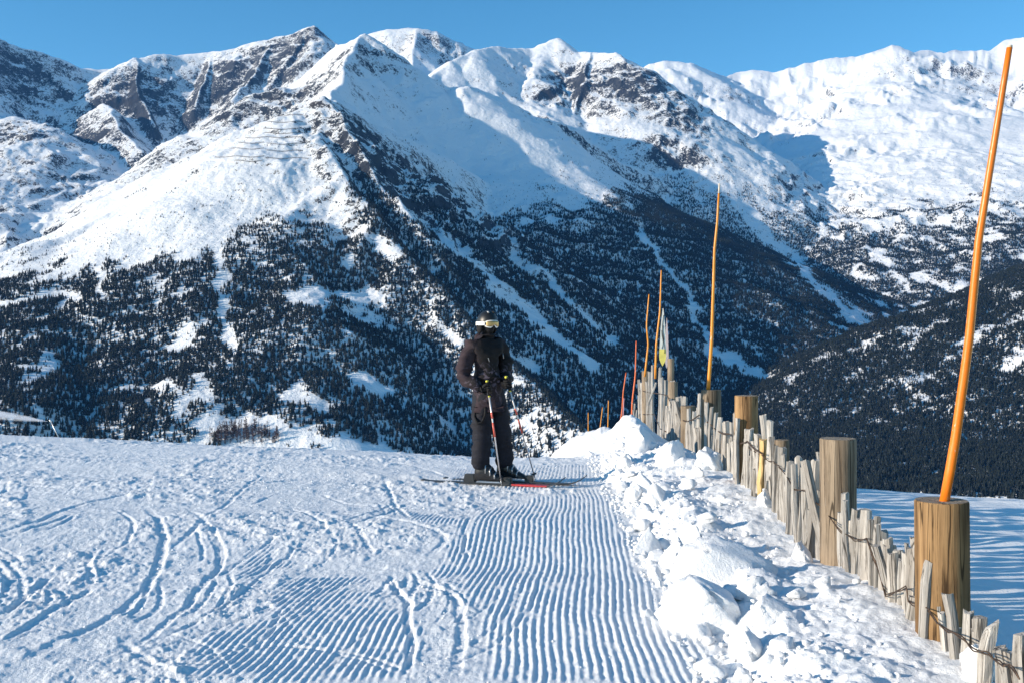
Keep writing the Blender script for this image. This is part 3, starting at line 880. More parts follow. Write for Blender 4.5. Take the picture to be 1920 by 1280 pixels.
ST_B = [(82,118,85,715,62,0),(112,185,130,715,30,-.05),(148,162,140,715,42,.03),(172,222,172,730,42,0),(160,360,255,805,56,-.12),(230,315,245,770,62,.05),(285,415,300,830,60,0),(312,390,315,600,50,.08),
        (345,405,350,720,44,.0),(355,345,355,560,25,.14),(392,305,392,560,48,.16),(403,378,385,850,68,-.02),(425,325,425,560,22,.2),(500,460,487,1050,60,-.13),(587,812,592,1125,42,-.08),
        (633,692,690,1260,66,-.08),(770,802,752,1290,72,-.03),(842,840,825,1150,72,.05),(908,868,890,1150,88,.02),(985,1045,1000,1300,72,0),(1010,1150,1035,1300,48,-.1)]
ST_C = [(100,270,110,740,25,0),(130,300,150,780,35,0),(178,290,180,860,32,-.1),(212,195,210,870,30,0),(245,125,240,820,28,.1),(268,300,225,420,18,-.2),(300,150,290,820,35,0),(330,250,320,890,30,0),
        (375,275,345,900,38,-.1),(432,285,385,920,46,0),(455,480,478,1060,48,-.25),(470,490,590,940,40,-.3),(412,460,385,920,36,-.2),(425,560,425,930,30,-.1),(490,450,500,760,40,.1),(525,435,525,640,30,.3),
        (562,445,562,640,42,.4),(600,560,620,940,35,0),(650,590,660,940,40,0),(690,550,690,800,33,.1),(702,410,682,1080,35,0),(722,740,722,1080,58,-.1),(775,500,775,1070,35,-.3),(822,545,818,1080,35,-.2),
        (860,600,855,1110,38,-.2),(908,650,893,1120,46,-.2),(935,710,940,900,25,.1),(970,695,975,1140,58,0),(1020,700,1025,1120,38,.1),(1058,600,1060,1120,36,-.25),(1083,655,1080,1120,40,-.45),
        (1165,760,1150,1140,55,-.15),(1210,765,1195,1180,45,-.1),(1240,885,1235,1200,40,-.2),(1290,820,1290,1160,55,-.15),(55,510,50,740,15,.5),(40,575,62,740,12,.3),(75,575,70,740,15,.2),(90,430,95,740,16,.3),
        (15,690,-30,760,16,.4),(0,705,2,780,24,.6),(-18,715,-14,790,20,.8)]
for zx0, zy0, zx1, zy1, w, off in ST_A: add_stake(*A(zx0, zy0), *A(zx1, zy1), w * .2814, off)
for zx0, zy0, zx1, zy1, w, off in ST_B: add_stake(*B(zx0, zy0), *B(zx1, zy1), w * .2812, off, broken=(zx0 == 908))
for zx0, zy0, zx1, zy1, w, off in ST_C: add_stake(*C(zx0, zy0), *C(zx1, zy1), w * .1875, off)
# pales whose pointed foot stands clear of the snow
add_stake(*A(450, 700), *A(415, 1222), 58 * .2814, -.10, taper=0.35)
add_stake(*B(395, 700), *B(325, 1215), 60 * .2812, -.12, taper=0.3)
add_stake(*C(468, 900), *C(460, 1240), 36 * .1875, -.45, taper=0.4)
# more pales standing close behind the front ones
_tp = [(1885, 1190), (1790, 1150), (1700, 1045), (1640, 975), (1590, 955), (1500, 885), (1450, 865), (1400, 830), (1330, 800), (1280, 780), (1230, 735)]
_td = [fence_dist(q[0]) for q in _tp]
D = 3.75
rr = random.Random(5)
while D < 17:
    X = fence_x(D); px = 960 + F * X / D
    pyt = np.interp(D, _td, [q[1] for q in _tp]) + rr.uniform(2, 22) * 6 / D
    add_stake(px + rr.uniform(-5, 5), pyt, px, 640 + F * (EYE - 0.02) / D, rr.uniform(.048, .075) * F / D / 1.34, 0.07 + rr.uniform(-.02, .03), seed=int(D * 1000))
    D += rr.uniform(.075, .12) * (1 if D < 9 else 1.5)
# a few more beyond the frame
for k in range(6):
    D = 3.9 - 0.22 * k
    X = fence_x(D); px = 960 + F * X / D
    add_stake(px, 640 + F * (EYE - 0.50 + random.uniform(-.08, .06)) / D, px + random.uniform(-8, 8), 640 + F * (EYE - 0.1) / D, 24 * 4.5 / D)
# thick posts: pixel x, pixel y of the top, width, extra distance, material
for px, py, w, off, mt, nm in [(1771, 937, 95, .14, M_TAN, 1), (1572, 821, 65.5, .14, M_GREYPOST, 2), (1399, 741, 43.5, .15, M_TAN, 3), (1333, 730, 36.5, .15, M_GREYPOST, 4), (1467, 824, 27, .22, M_GREYPOST, 5),
                               (1290, 760, 28, .35, M_GREYPOST, 6), (1262, 715, 17, .4, M_GREYPOST, 7), (1211, 695, 14, .5, M_GREYPOST, 8), (1257, 672, 12.5, .9, M_GREYPOST, 9)]:
    D = fence_dist(px) + off
    p = Vector(P(px, py, D)); rad = w / F * D / 2
    o = link("post", round_post_mesh(rad, 1.5, int(px), mt), None, fence)
    o.location = Vector((p.x, p.y, p.z - 1.5)) - fence_loc
    o.rotation_euler = (0, random.uniform(-.01, .01), 0.5 * px)
# the split half-log beside the dark post
add_stake(*A(125, 222), *A(108, 640), 62 * .2814, -.05, mat=M_YEL)

# two binding wires, twisted around the pales
def wire_path(pix, off):
    out = []
    for i in range(len(pix) - 1):
        (x0, y0), (x1, y1) = pix[i], pix[i + 1]
        n = max(2, int(abs(x1 - x0) / 6))
        for k in range(n):
            u = k / n
            x = x0 + (x1 - x0) * u; y = y0 + (y1 - y0) * u
            D = fence_dist(x) + off + 0.012 * math.sin(x * 1.1)
            p = Vector(P(x, y, D)); p.z += 0.010 * math.sin(x * 0.9 + i)
            out.append(p)
    return out
wA = [A(-30, 250), A(30, 290), A(100, 315), A(150, 375), A(210, 400), A(260, 450), A(320, 560), A(400, 565), A(440, 610), A(500, 670), A(560, 740), A(640, 860), A(720, 890), A(800, 880), A(840, 1000), A(880, 1090)]
wB = [B(120, 420), B(165, 520), B(215, 700), B(290, 680), B(350, 640), B(365, 715), B(450, 770), B(530, 830), B(590, 910), B(660, 950), B(730, 1000), B(840, 1050), B(930, 1110), B(1000, 1150), B(1130, 1260)]
wC = [C(100, 380), C(200, 400), C(300, 415), C(380, 430), C(430, 560), C(490, 650), C(570, 700), C(640, 680), C(700, 630), C(770, 690), C(860, 760), C(940, 820), C(1020, 830), C(1080, 910), C(1180, 890), C(1260, 990), C(1380, 1040)]
wD = [C(110, 620), C(250, 615), C(310, 760), C(370, 800), C(430, 830)]
for k, w in enumerate((wA, wB, wC, wD)):
    for j, (o1, o2) in enumerate(((-.14, 0.0), (-.17, 0.012))):
        pts = [p + Vector((0, 0, o2 * math.sin(i * 0.8 + j))) - fence_loc for i, p in enumerate(wire_path(w, o1 if k < 2 else o1 - .15))]
        link("wire", tube_mesh("wire", pts, 0.0035 if k < 2 else 0.005, 5, mat=M_WIRE), None, fence)

# the continuation of the fence beyond the crest
far_o = Vector((5.0, 58.0, float(base_level(np.array(5.0), np.array(58.0)))))
fence2 = empty("paling_fence", far_o)
tag(fence2, "small far paling fence section beyond the crest of the piste", "fence")
rr = random.Random(4)
for k in range(26):
    px = 1092 + k * 2.25 + rr.uniform(-.6, .6)
    D = 62 - k * 0.42
    y0 = np.interp(px, [1090, 1100, 1110, 1130, 1150], [856, 838, 836, 838, 834]) + rr.uniform(-4, 4); y1 = 872
    a = Vector(P(px, y1, D)); b = Vector(P(px + rr.uniform(-1.5, 1.5), y0, D))
    o = link("stake", stake_mesh((b - a).length, 2.6 / F * D, 900 + k, mat=M_GREY), None, fence2)
    o.location = a - far_o
    o.rotation_mode = 'QUATERNION'; o.rotation_quaternion = Vector((0, 0, 1)).rotation_difference((b - a).normalized())
for px, py in ((1116, 835), (1133, 834)):
    p = Vector(P(px, py, 58.4))
    o = link("post", round_post_mesh(0.11, 1.6, px, M_GREYPOST), None, fence2); o.location = p - Vector((0, 0, 1.6)) - far_o

# ------------------------------------------------------------------ orange marker poles (and their paint)
def pole_mat(name, col, chips=0.62):
    t = NT(name)
    n = t.noise(t.mapping(t.obj(), (30, 30, 9)), 1.0, 5, 0.7)
    c = t.mix(t.range(n, chips, chips + .04), col, (0.62, 0.55, 0.45))
    m = t.noise(t.mapping(t.obj(), (4, 4, 1.2)), 1.0, 3)
    c = t.mix(t.math('MULTIPLY', t.range(m, .4, .7), 0.4), c, tuple(x * 0.6 for x in col))
    t.link(c, t.b.inputs['Base Color'])
    t.b.inputs['Roughness'].default_value = 0.38
    t.link(t.bump(t.noise(t.mapping(t.obj(), (12, 12, 4)), 1, 4), 0.25, 0.02), t.b.inputs['Normal'])
    return t.m
M_OR = pole_mat("orange_pole_paint", (0.74, 0.185, 0.010))
M_OY = pole_mat("yellow_orange_pole_paint", (0.72, 0.26, 0.016))
M_RD = pole_mat("red_orange_pole_paint", (0.70, 0.13, 0.03))
M_PINK = pole_mat("faded_pink_pole_paint", (0.62, 0.25, 0.28))
M_PALE = plain("pale_bare_wood_tip", (0.66, 0.58, 0.48), 0.7)
# base pixel, top pixel, distance, widths (px), bends (fraction, sideways px), material, label
POLES = [((1771, 938), (1893, 90), fence_dist(1771) + .14, 18.5, 10.5, [(.12, 4), (.35, 3), (.58, -6), (.78, -3)], M_OR, "tall thick orange marker pole leaning right from the nearest fence post"),
         ((1328, 731), (1348, 363), fence_dist(1333) + .15, 7.2, 4.0, [(.25, 1.5), (.5, -.5), (.72, -2.5), (.85, 0)], M_OY, "tall yellow-orange marker pole with pale tip on the greyish post left of the tan one"),
         ((1229, 700), (1240, 507), 19.5, 4.6, 2.6, [(.3, -1.5), (.6, 2)], M_OY, "orange marker pole just left of the upright white ski"),
         ((1210, 697), (1217, 552), 21.2, 4.0, 2.3, [(.35, 3), (.6, -2), (.8, -1)], M_OY, "crooked orange marker pole rising from the small far post"),
         ((1184, 800), (1193, 639), 27, 3.8, 2.2, [(.3, -1), (.6, 2)], M_RD, "straight red-orange marker pole at the left end of the near fence"),
         ((1160, 815), (1174, 698), 36, 3.2, 2.2, [(.4, 1), (.7, -1)], M_RD, "leaning red-orange marker pole left of the snow pile"),
         ((1166, 812), (1170, 745), 37, 2.2, 1.8, [(.5, .5)], M_PINK, "thin faded pink pole crossing behind the leaning red-orange pole"),
         ((1137, 842), (1141, 750), 56, 2.4, 2.0, [(.5, 1)], M_OY, "orange marker pole, rightmost of three at the far fence section"),
         ((1122, 846), (1130, 763), 57.5, 2.3, 1.9, [(.5, -1)], M_OY, "orange marker pole, middle of three at the far fence section"),
         ((1102, 850), (1103, 773), 60, 2.1, 1.8, [(.5, .5)], M_OY, "orange marker pole, leftmost of three at the far fence section"),
         ((1090, 868), (1091, 810), 66, 1.6, 1.4, [(.5, .3)], M_PINK, "thin pink stick at the left end of the far fence section"),
         ((1079, 870), (1085, 842), 75, 1.6, 1.4, [(.5, .3)], M_OY, "short leaning orange stick left of the far fence, nearest to it"),
         ((1059, 872), (1063, 840), 80, 1.7, 1.4, [(.5, .3)], M_RD, "short orange stick at the crest, second from the far fence"),
         ((1052, 872), (1055, 853), 85, 1.5, 1.3, [(.5, .2)], M_RD, "tiny leaning orange stick left of the other short sticks at the crest"),
         ((1025, 872), (1026, 860), 85, 1.8, 1.6, [(.5, .1)], M_RD, "tiny red-brown stub at the crest right of the skier")]
for (bx, by), (tx_, ty_), D, w0, w1, bends, mt, lab in POLES:
    pts = []
    n = 15
    low = 40 if D > 30 else 8
    fr_ = [0] + [b_[0] for b_ in bends] + [1]; sw = [0] + [b_[1] for b_ in bends] + [0]
    for k in range(n):
        u = k / (n - 1)
        px = bx + (tx_ - bx) * u + np.interp(u, fr_, sw); py = by + (ty_ - by) * u
        pts.append(Vector(P(px, py, D - (0.15 * u if D < 10 else 0))))
    base = pts[0].copy()
    pts[0] = pts[0] - (pts[1] - pts[0]).normalized() * (1.2 if D > 30 else 0.10)
    o = link("marker_pole", tube_mesh("marker_pole", [p - base for p in pts], w0 / F * D / 2, 12 if D < 15 else 7, (1.0, w1 / w0), mt))
    o.location = base
    tag(o, lab, "pole", "orange marker poles along the fence")
    if D < 15:
        tip = link("tip", tube_mesh("tip", [pts[-1] - base, pts[-1] - base + (pts[-1] - pts[-2]).normalized() * (0.012 if D < 6 else 0.12)], w1 / F * D / 2 * .97, 12, (1, .9), M_PALE), None, o)

# ------------------------------------------------------------------ upright skis used as markers
def upright_ski(name, bpx, bpy_, tpx, tpy, wpx, D, mats, label, face=False):
    a = Vector(P(bpx, bpy_, D)); b = Vector(P(tpx, tpy, D)); L = (b - a).length; w = wpx / F * D / 2
    sp = []
    rows = 18
    bm = bmesh.new(); rings = []
    for i in range(rows):
        u = i / (rows - 1)
        prof = math.sin(min(1, u / 0.16) * math.pi / 2) if u < .16 else 1 - 0.30 * sstep(0, 1, (u - .16) / .5) - max(0, (u - .62) / .38) ** 1.3 * 0.62
        half = max(0.002, w * float(prof)); th_ = 0.011
        bow = 0.06 * u * u
        rings.append([bm.verts.new((sx * half, sy * th_ + bow, u * L)) for sx, sy in ((-1, -1), (1, -1), (1, 1), (-1, 1))])
    for i in range(rows - 1):
        for k in range(4):
            f = bm.faces.new((rings[i][k], rings[i][(k + 1) % 4], rings[i + 1][(k + 1) % 4], rings[i + 1][k]))
            f.material_index = 1 if (k in (1, 3)) else (2 if i < 5 and len(mats) > 2 else 0)
    bm.faces.new(rings[0][::-1]); bm.faces.new(rings[-1])
    bmesh.ops.recalc_face_normals(bm, faces=bm.faces)
    me = bpy.data.meshes.new(name); bm.to_mesh(me); bm.free()
    for m in mats: me.materials.append(m)
    o = link(name, me); o.location = a
    o.rotation_mode = 'QUATERNION'; o.rotation_quaternion = Vector((0, 0, 1)).rotation_difference((b - a).normalized())
    tag(o, label, "ski")
    return o, w, L
M_WSKI = plain("white_ski_topsheet", (0.72, 0.72, 0.66), 0.35, 0, 0.08)
M_YSKI = plain("yellow_ski_end", (0.80, 0.68, 0.16), 0.4, 0, 0.15)
M_DKEDGE = plain("dark_ski_edge", (0.05, 0.05, 0.05), 0.4)
M_PKSKI = plain("pale_pink_ski_topsheet", (0.62, 0.50, 0.50), 0.45, 0, 0.1)
M_LIME = plain("lime_ski_topsheet", (0.55, 0.78, 0.03), 0.4, 0, 0.1)
sk, sw_, sl_ = upright_ski("upright_ski", 1242, 686, 1244, 578, 13, 18.6, (M_WSKI, M_DKEDGE, M_YSKI), "white ski with yellow end standing upright on the far fence")
pat = []
for k, (dx, z0, z1) in enumerate(((-.25, .30, .62), (.35, .22, .70), (.1, .45, .88))):
    pts = [Vector((dx * sw_ * (1 - 0.6 * u) + 0.25 * sw_ * math.sin(u * 5 + k), -0.0135 - (0 - 0.06 * (z0 + (z1 - z0) * u) ** 2), (z0 + (z1 - z0) * u) * sl_)) for u in np.linspace(0, 1, 9)]
    link("stripe", tube_mesh("stripe", pts, 0.006, 4, mat=M_DKEDGE), None, sk)
upright_ski("upright_ski", 1250, 690, 1251, 596, 7, 18.9, (M_PKSKI, M_DKEDGE), "narrow pale pinkish ski upright behind the white ski")
upright_ski("upright_ski", 1148, 858, 1146, 832, 7.5, 54, (M_LIME, M_DKEDGE), "bright lime ski tip at the right end of the far fence section")
# ================================================================== lumps of ploughed snow
def chunk_mesh(seed, flat=0.75, cuts=3, sub=4):
    r = random.Random(seed)
    bm = bmesh.new()
    bmesh.ops.create_icosphere(bm, subdivisions=sub, radius=1.0)
    planes = []
    for _ in range(cuts):
        n = Vector((r.uniform(-1, 1), r.uniform(-1, 1), r.uniform(-.3, 1))).normalized()
        planes.append((n, r.uniform(.48, .75)))
    co = np.array([v.co for v in bm.verts])
    o1, o2 = r.uniform(0, 50), r.uniform(0, 50)
    n1 = fbm(co[:, 0] * 1.3 + co[:, 2] * .7 + o1, co[:, 1] * 1.3 - co[:, 2] * .8 + o2, 3, 71)
    n2 = fbm(co[:, 0] * 4 + co[:, 2] * 2.1 + o2, co[:, 1] * 4 + co[:, 2] * 2.7 + o1, 3, 73)
    for i, v in enumerate(bm.verts):
        p = v.co * (1 + 0.34 * n1[i] + 0.10 * n2[i])
        for n, d in planes:
            e = p.dot(n) - d
            if e > 0: p = p - n * (e * 0.88)
        v.co = Vector((p.x, p.y, p.z * flat))
    for f in bm.faces: f.smooth = True
    me = bpy.data.meshes.new("snow_chunk"); bm.to_mesh(me); bm.free()
    me.materials.append(M_SNOW)
    return me
# centre pixel x, foot pixel y, width px, height px, turn, label
BIG = [(1320, 1188, 175, 118, 0.4, "biggest tilted snow slab on the ploughed bank, flat face turned right"),
       (1345, 1092, 190, 72, 0.2, "long low snow lump right behind the biggest slab"),
       (1440, 1166, 88, 48, 0.1, "squarish snow block right of the biggest slab"),
       (1213, 1042, 58, 58, 0.9, "round snow ball at the left edge of the bank beside the groomed ribs"),
       (1262, 1062, 62, 52, 1.7, "snow lump just right of the round ball"),
       (1295, 1030, 62, 42, 2.2, "snow lump behind the long low lump, touching its left end"),
       (1232, 948, 46, 42, 0.5, "upright snow block on the bank at the height of the skier's skis"),
       (1190, 938, 38, 32, 1.1, "small snow block at the left foot of the bank near the skier"),
       (1208, 968, 28, 24, 0.3, "small snow ball in front of the blocks near the skier"),
       (1210, 925, 42, 36, 2.6, "snow block right of the skier, between two other blocks"),
       (1440, 952, 40, 36, 0.7, "snow chunk perched against the fence by the yellow split pale"),
       (1405, 1240, 88, 62, 1.3, "broken snow heap in front of the squarish block"),
       (1300, 1160, 40, 24, 2.0, "small snow piece at the front foot of the biggest slab"),
       (1236, 1104, 20, 16, 1.0, "lone small snow crumb on the groomed ribs"),
       (1213, 1160, 19, 15, 0.6, "lone snow crumb left of the biggest slab on the ribs"),
       (1845, 1282, 66, 78, 0.2, "snow chunk leaning on the fence at the lower right corner"),
       (1500, 1052, 44, 40, 1.9, "snow lump at the foot of the leaning pale"),
       (1415, 1120, 60, 36, 2.8, "snow lump between the long lump and the squarish block"),
       (1330, 1262, 54, 34, 0.8, "snow lump near the lower edge of the bank"),
       (1175, 880, 40, 30, 0.8, "snow lump at the far end of the bank, left side"),
       (1200, 846, 88, 54, 1.8, "peaked snow heap at the far end against the fence"),
       (1255, 862, 60, 46, 2.4, "rounded snow heap against the fence right of the peaked heap"),
       (1330, 880, 60, 40, 0.9, "snow heap under the two middle fence posts")]
def bank_top(px, py):
    """walk the view ray of a pixel down to the snow"""
    ys = np.linspace(3.2, 24, 900)
    xs = (px - 960) / F * ys; zr = EYE + (640 - py) / F * ys
    zs = piste_height(xs[None, :], ys[None, :], False)[0]
    k = int(np.argmax(zr < zs))
    return xs[k], ys[k], zs[k]
for i, (px, py, w, h, rz, lab) in enumerate(BIG):
    x, y, z = bank_top(px, py - 3)
    s = w / F * y / 2; hz = h / F * y
    o = link("snow_chunk", chunk_mesh(100 + i, 1.0, 6 if w > 80 else 4))
    y += s * 0.35
    o.location = ((px - 960) / F * y, y, z + hz * 0.18)
    o.scale = (s * 1.08, s * 0.85, hz * 0.74)
    o.rotation_euler = (random.uniform(-.12, .12), random.uniform(-.15, .15), rz)
    tag(o, lab, "snow chunk", "snow chunks on the ploughed bank")
CH = [chunk_mesh(300 + k, 0.8, 2, 3) for k in range(6)]
rr = random.Random(77)
n_mid = 0
while n_mid < 46:
    y = rr.uniform(4.4, 15) ; x = 1.02 + 0.02 * (y - 6) + abs(rr.gauss(0, 0.38)) - 0.06
    if x > fence_x(y) - 0.2: continue
    s = rr.uniform(0.025, 0.075) * (1.2 if y > 7 else 0.9)
    z = float(piste_height(np.array([[x]]), np.array([[y]]), False)[0, 0])
    o = link("snow_chunk", CH[n_mid % 6]); n_mid += 1
    o.location = (x, y, z + s * 0.45); o.scale = (s * rr.uniform(.9, 1.4), s, s * rr.uniform(.7, 1))
    o.rotation_euler = (rr.uniform(-.3, .3), rr.uniform(-.3, .3), rr.uniform(0, 6.28))
    tag(o, "small rough snow chunk strewn among others over the ploughed bank", "snow chunk", "small snow chunks strewn over the bank")
# crumbs too small to count
vs, fs = [], []
bm = bmesh.new(); bmesh.ops.create_icosphere(bm, subdivisions=1, radius=1.0)
iv = np.array([v.co for v in bm.verts]); ifc = np.array([[v.index for v in f.verts] for f in bm.faces]); bm.free()
nr = np.random.default_rng(8)
n = 1500
cy = nr.uniform(4.0, 15, n); cx = 1.0 + 0.02 * (cy - 6) + np.abs(nr.normal(0, 0.42, n)) - 0.12
k = cx < fence_x(cy) - 0.08; cx, cy = cx[k], cy[k]
lx = nr.uniform(-5.5, 1.0, 900); ly = nr.uniform(4.2, 13, 900)
cx = np.concatenate([cx, lx]); cy = np.concatenate([cy, ly])
cs = np.concatenate([nr.lognormal(-4.4, 0.45, len(cx) - 900), nr.lognormal(-5.3, 0.4, 900)])
cz = piste_height(cx[None, :], cy[None, :], True)[0] + cs * 0.35
V = (iv[None] * (cs[:, None, None] * nr.uniform(.7, 1.3, (len(cx), 12, 1))) * np.array([1, 1, .8])) + np.stack([cx, cy, cz], -1)[:, None]
Fc = ifc[None] + (np.arange(len(cx)) * 12)[:, None, None]
o = link("snow_crumbs", mesh_np("snow_crumbs", V.reshape(-1, 3), Fc.reshape(-1, 3), True), M_SNOW)
tag(o, "scattered small snow crumbs on bank and piste", "snow crumbs", kind="stuff")
# ================================================================== the skier
PD = 11.4
pgx = (920 - 960) / F * PD
pgz = snow_z(pgx, PD)
KS = 1.085
def skin_body(name, joints, edges, root, sub=2, wr=0.0, seed=0, smooth=True):
    """joints {name: ((x, y, z), rx, ry)} -> continuous surface grown along the edges"""
    names = list(joints); idx = {n: i for i, n in enumerate(names)}
    me = bpy.data.meshes.new(name)
    me.from_pydata([joints[n][0] for n in names], [(idx[a], idx[b]) for a, b in edges], [])
    o = bpy.data.objects.new(name, me); COL.objects.link(o)
    o.modifiers.new("s", 'SKIN')
    sv = me.skin_vertices[0].data
    for n in names:
        sv[idx[n]].radius = (joints[n][1], joints[n][2]); sv[idx[n]].use_root = (n == root)
    sb = o.modifiers.new("u", 'SUBSURF'); sb.levels = sub; sb.render_levels = sub
    dg = bpy.context.evaluated_depsgraph_get()
    ev = bpy.data.meshes.new_from_object(o.evaluated_get(dg))
    bpy.data.objects.remove(o); ev.name = name
    co = np.empty(len(ev.vertices) * 3); ev.vertices.foreach_get("co", co); co = co.reshape(-1, 3)
    if wr:
        nn = np.empty(len(ev.vertices) * 3); ev.vertices.foreach_get("normal", nn); nn = nn.reshape(-1, 3)
        f = fbm(co[:, 0] * 7 + co[:, 1] * 5, co[:, 2] * 16, 3, 80 + seed)
        co = co + nn * (wr * f)[:, None]
        ev.vertices.foreach_set("co", co.ravel())
    ev.polygons.foreach_set("use_smooth", np.full(len(ev.polygons), True)); ev.update()
    return ev
def fabric(name, col, col2=None, scale=40, rough=0.8, print_=False):
    t = NT(name)
    v = t.obj()
    n = t.noise(t.mapping(v, (1, 1, 2.2)), 9, 4)
    c = t.mix(t.range(n, .3, .7), tuple(x * .8 for x in col), tuple(x * 1.2 for x in col))
    if print_:
        vor = t.node("ShaderNodeTexVoronoi", feature='DISTANCE_TO_EDGE'); t.link(v, vor.inputs['Vector']); vor.inputs['Scale'].default_value = 9
        leaf = t.noise(v, 14, 3, .6, 1.5)
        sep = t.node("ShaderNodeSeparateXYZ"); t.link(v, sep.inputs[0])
        zone = t.math('MULTIPLY', t.range(sep.outputs[2], .80, .95), t.range(sep.outputs[2], 1.30, 1.15))
        k = t.math('MULTIPLY', t.range(leaf, .52, .60), zone)
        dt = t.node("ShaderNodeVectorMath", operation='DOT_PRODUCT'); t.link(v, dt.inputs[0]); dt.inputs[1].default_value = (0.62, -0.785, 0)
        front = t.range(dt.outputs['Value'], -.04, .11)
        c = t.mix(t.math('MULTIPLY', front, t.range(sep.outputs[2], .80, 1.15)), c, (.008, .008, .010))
        c = t.mix(t.math('MULTIPLY', k, front), c, col2)
    t.link(c, t.b.inputs['Base Color'])
    t.b.inputs['Roughness'].default_value = rough
    t.b.inputs['Specular IOR Level'].default_value = 0.25
    w = t.noise(t.mapping(v, (6, 6, 14)), 1.0, 4, .6, .8)
    t.link(t.bump(w, 0.6, 0.03), t.b.inputs['Normal'])
    return t.m
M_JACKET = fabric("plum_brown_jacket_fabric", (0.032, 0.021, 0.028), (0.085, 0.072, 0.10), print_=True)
M_PANTS = fabric("dark_trouser_fabric", (0.012, 0.0125, 0.019))
M_BLACK = fabric("black_knit_fabric", (0.010, 0.010, 0.012))
M_HELM = plain("matt_black_helmet", (0.012, 0.012, 0.013), 0.42, 0, 0.2)
M_WHITE = plain("white_strap", (0.78, 0.78, 0.76), 0.5, 0, 0.06)
M_LENS = NT("gold_mirror_lens"); M_LENS.set(Base_Color=(0.42, 0.29, 0.13), Roughness=0.34, Metallic=0.6); M_LENS = M_LENS.m
M_BOOT = plain("black_boot_shell", (0.015, 0.015, 0.017), 0.28, 0, 0.2)
M_SILV = plain("grey_buckle", (0.45, 0.45, 0.46), 0.3, 0.8, 0.15)
M_SKIRED = plain("red_ski_topsheet", (0.45, 0.03, 0.03), 0.35, 0, 0.15)
M_SKIBLK = plain("black_ski_topsheet", (0.02, 0.02, 0.022), 0.35, 0, 0.2)
M_SHAFT = plain("silver_pole_shaft", (0.58, 0.55, 0.55), 0.3, 0.5, 0.1)
M_REDBAND = plain("red_pole_print", (0.55, 0.10, 0.07), 0.4, 0, 0.15)
M_YELLOW = plain("yellow_grip", (0.62, 0.58, 0.06), 0.5, 0, 0.1)

person = empty("person", (pgx, PD, pgz + 0.012))
person.scale = (KS, KS, KS)
tag(person, "skier in dark jacket, trousers, black helmet and white-strapped gold goggles, standing with two poles", "person")
fw = Vector((0.62, -0.785, 0)); rt = Vector((-0.785, -0.62, 0)); upv = Vector((0, 0, 1))
def V3(x, y, z): return (x, y, z)
# legs and trunk: one continuous body in trousers
J = {'pel': ((-.02, 0, .93), .155, .125), 'waist': ((-.03, 0, 1.08), .14, .115), 'chest': ((-.045, 0, 1.30), .155, .125), 'neck': ((-.05, -.015, 1.47), .078, .078), 'head': ((-.045, -.025, 1.60), .078, .085),
     'rhip': ((-.085, -.055, .84), .132, .132), 'rknee': ((-.085, -.10, .46), .104, .108), 'rshin': ((-.105, -.085, .26), .098, .106), 'rcuff': ((-.105, -.08, .13), .098, .112),
     'lhip': ((.06, .045, .84), .132, .132), 'lknee': ((.125, .03, .46), .102, .106), 'lshin': ((.145, .06, .26), .096, .104), 'lcuff': ((.150, .07, .13), .096, .110)}
E = [('pel', 'waist'), ('waist', 'chest'), ('chest', 'neck'), ('neck', 'head'), ('pel', 'rhip'), ('rhip', 'rknee'), ('rknee', 'rshin'), ('rshin', 'rcuff'), ('pel', 'lhip'), ('lhip', 'lknee'), ('lknee', 'lshin'), ('lshin', 'lcuff')]
link("body", skin_body("body", J, E, 'pel', 2, 0.020, 1), M_PANTS, person)
# jacket: trunk and sleeves
rs = Vector((-.05, 0, 1.42)) + rt * .185; ls = Vector((-.05, 0, 1.42)) - rt * .185
relb = Vector((-.285, -.13, 1.10)); rwr = Vector((-.085, -.27, .985))
lelb = Vector((.165, .03, 1.12)); lwr = Vector((.165, -.17, 1.03))
JJ = {'hem': ((-.02, 0, .80), .188, .155), 'low': ((-.025, 0, .92), .188, .155), 'waist': ((-.035, 0, 1.08), .172, .142), 'chest': ((-.045, 0, 1.28), .185, .148), 'yoke': ((-.05, 0, 1.41), .155, .12), 'coll': ((-.045, -.015, 1.50), .108, .108), 'coll2': ((-.04, -.02, 1.56), .108, .108),
      'rs': (tuple(rs), .102, .102), 'rua': (tuple((rs + relb) / 2 + Vector((-.02, 0, .02))), .092, .092), 'relb': (tuple(relb), .086, .086), 'rwr': (tuple(rwr), .064, .064),
      'ls': (tuple(ls), .106, .106), 'lua': (tuple((ls + lelb) / 2 + Vector((.02, 0, .02))), .090, .090), 'lelb': (tuple(lelb), .082, .082), 'lwr': (tuple(lwr), .056, .056)}
EE = [('hem', 'low'), ('low', 'waist'), ('waist', 'chest'), ('chest', 'yoke'), ('yoke', 'coll'), ('coll', 'coll2'), ('yoke', 'rs'), ('rs', 'rua'), ('rua', 'relb'), ('relb', 'rwr'), ('yoke', 'ls'), ('ls', 'lua'), ('lua', 'lelb'), ('lelb', 'lwr')]
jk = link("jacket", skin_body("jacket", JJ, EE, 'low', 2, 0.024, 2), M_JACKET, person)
# hood lying behind the neck
hood = skin_body("hood", {'a': ((-.135, -.02, 1.50), .05, .05), 'b': ((-.115, .075, 1.525), .062, .062), 'c': ((-.02, .115, 1.53), .062, .062), 'd': ((.06, .075, 1.50), .045, .045)}, [('a', 'b'), ('b', 'c'), ('c', 'd')], 'b', 2, .01, 3)
link("hood", hood, M_JACKET, jk)
# front zip flap
zp = [Vector((-.05, 0, z)) + fw * d for z, d in ((.82, .172), (.95, .172), (1.10, .158), (1.25, .162), (1.38, .135), (1.47, .105))]
link("zip_flap", tube_mesh("zip_flap", zp, .012, 6, mat=M_BLACK), None, jk)
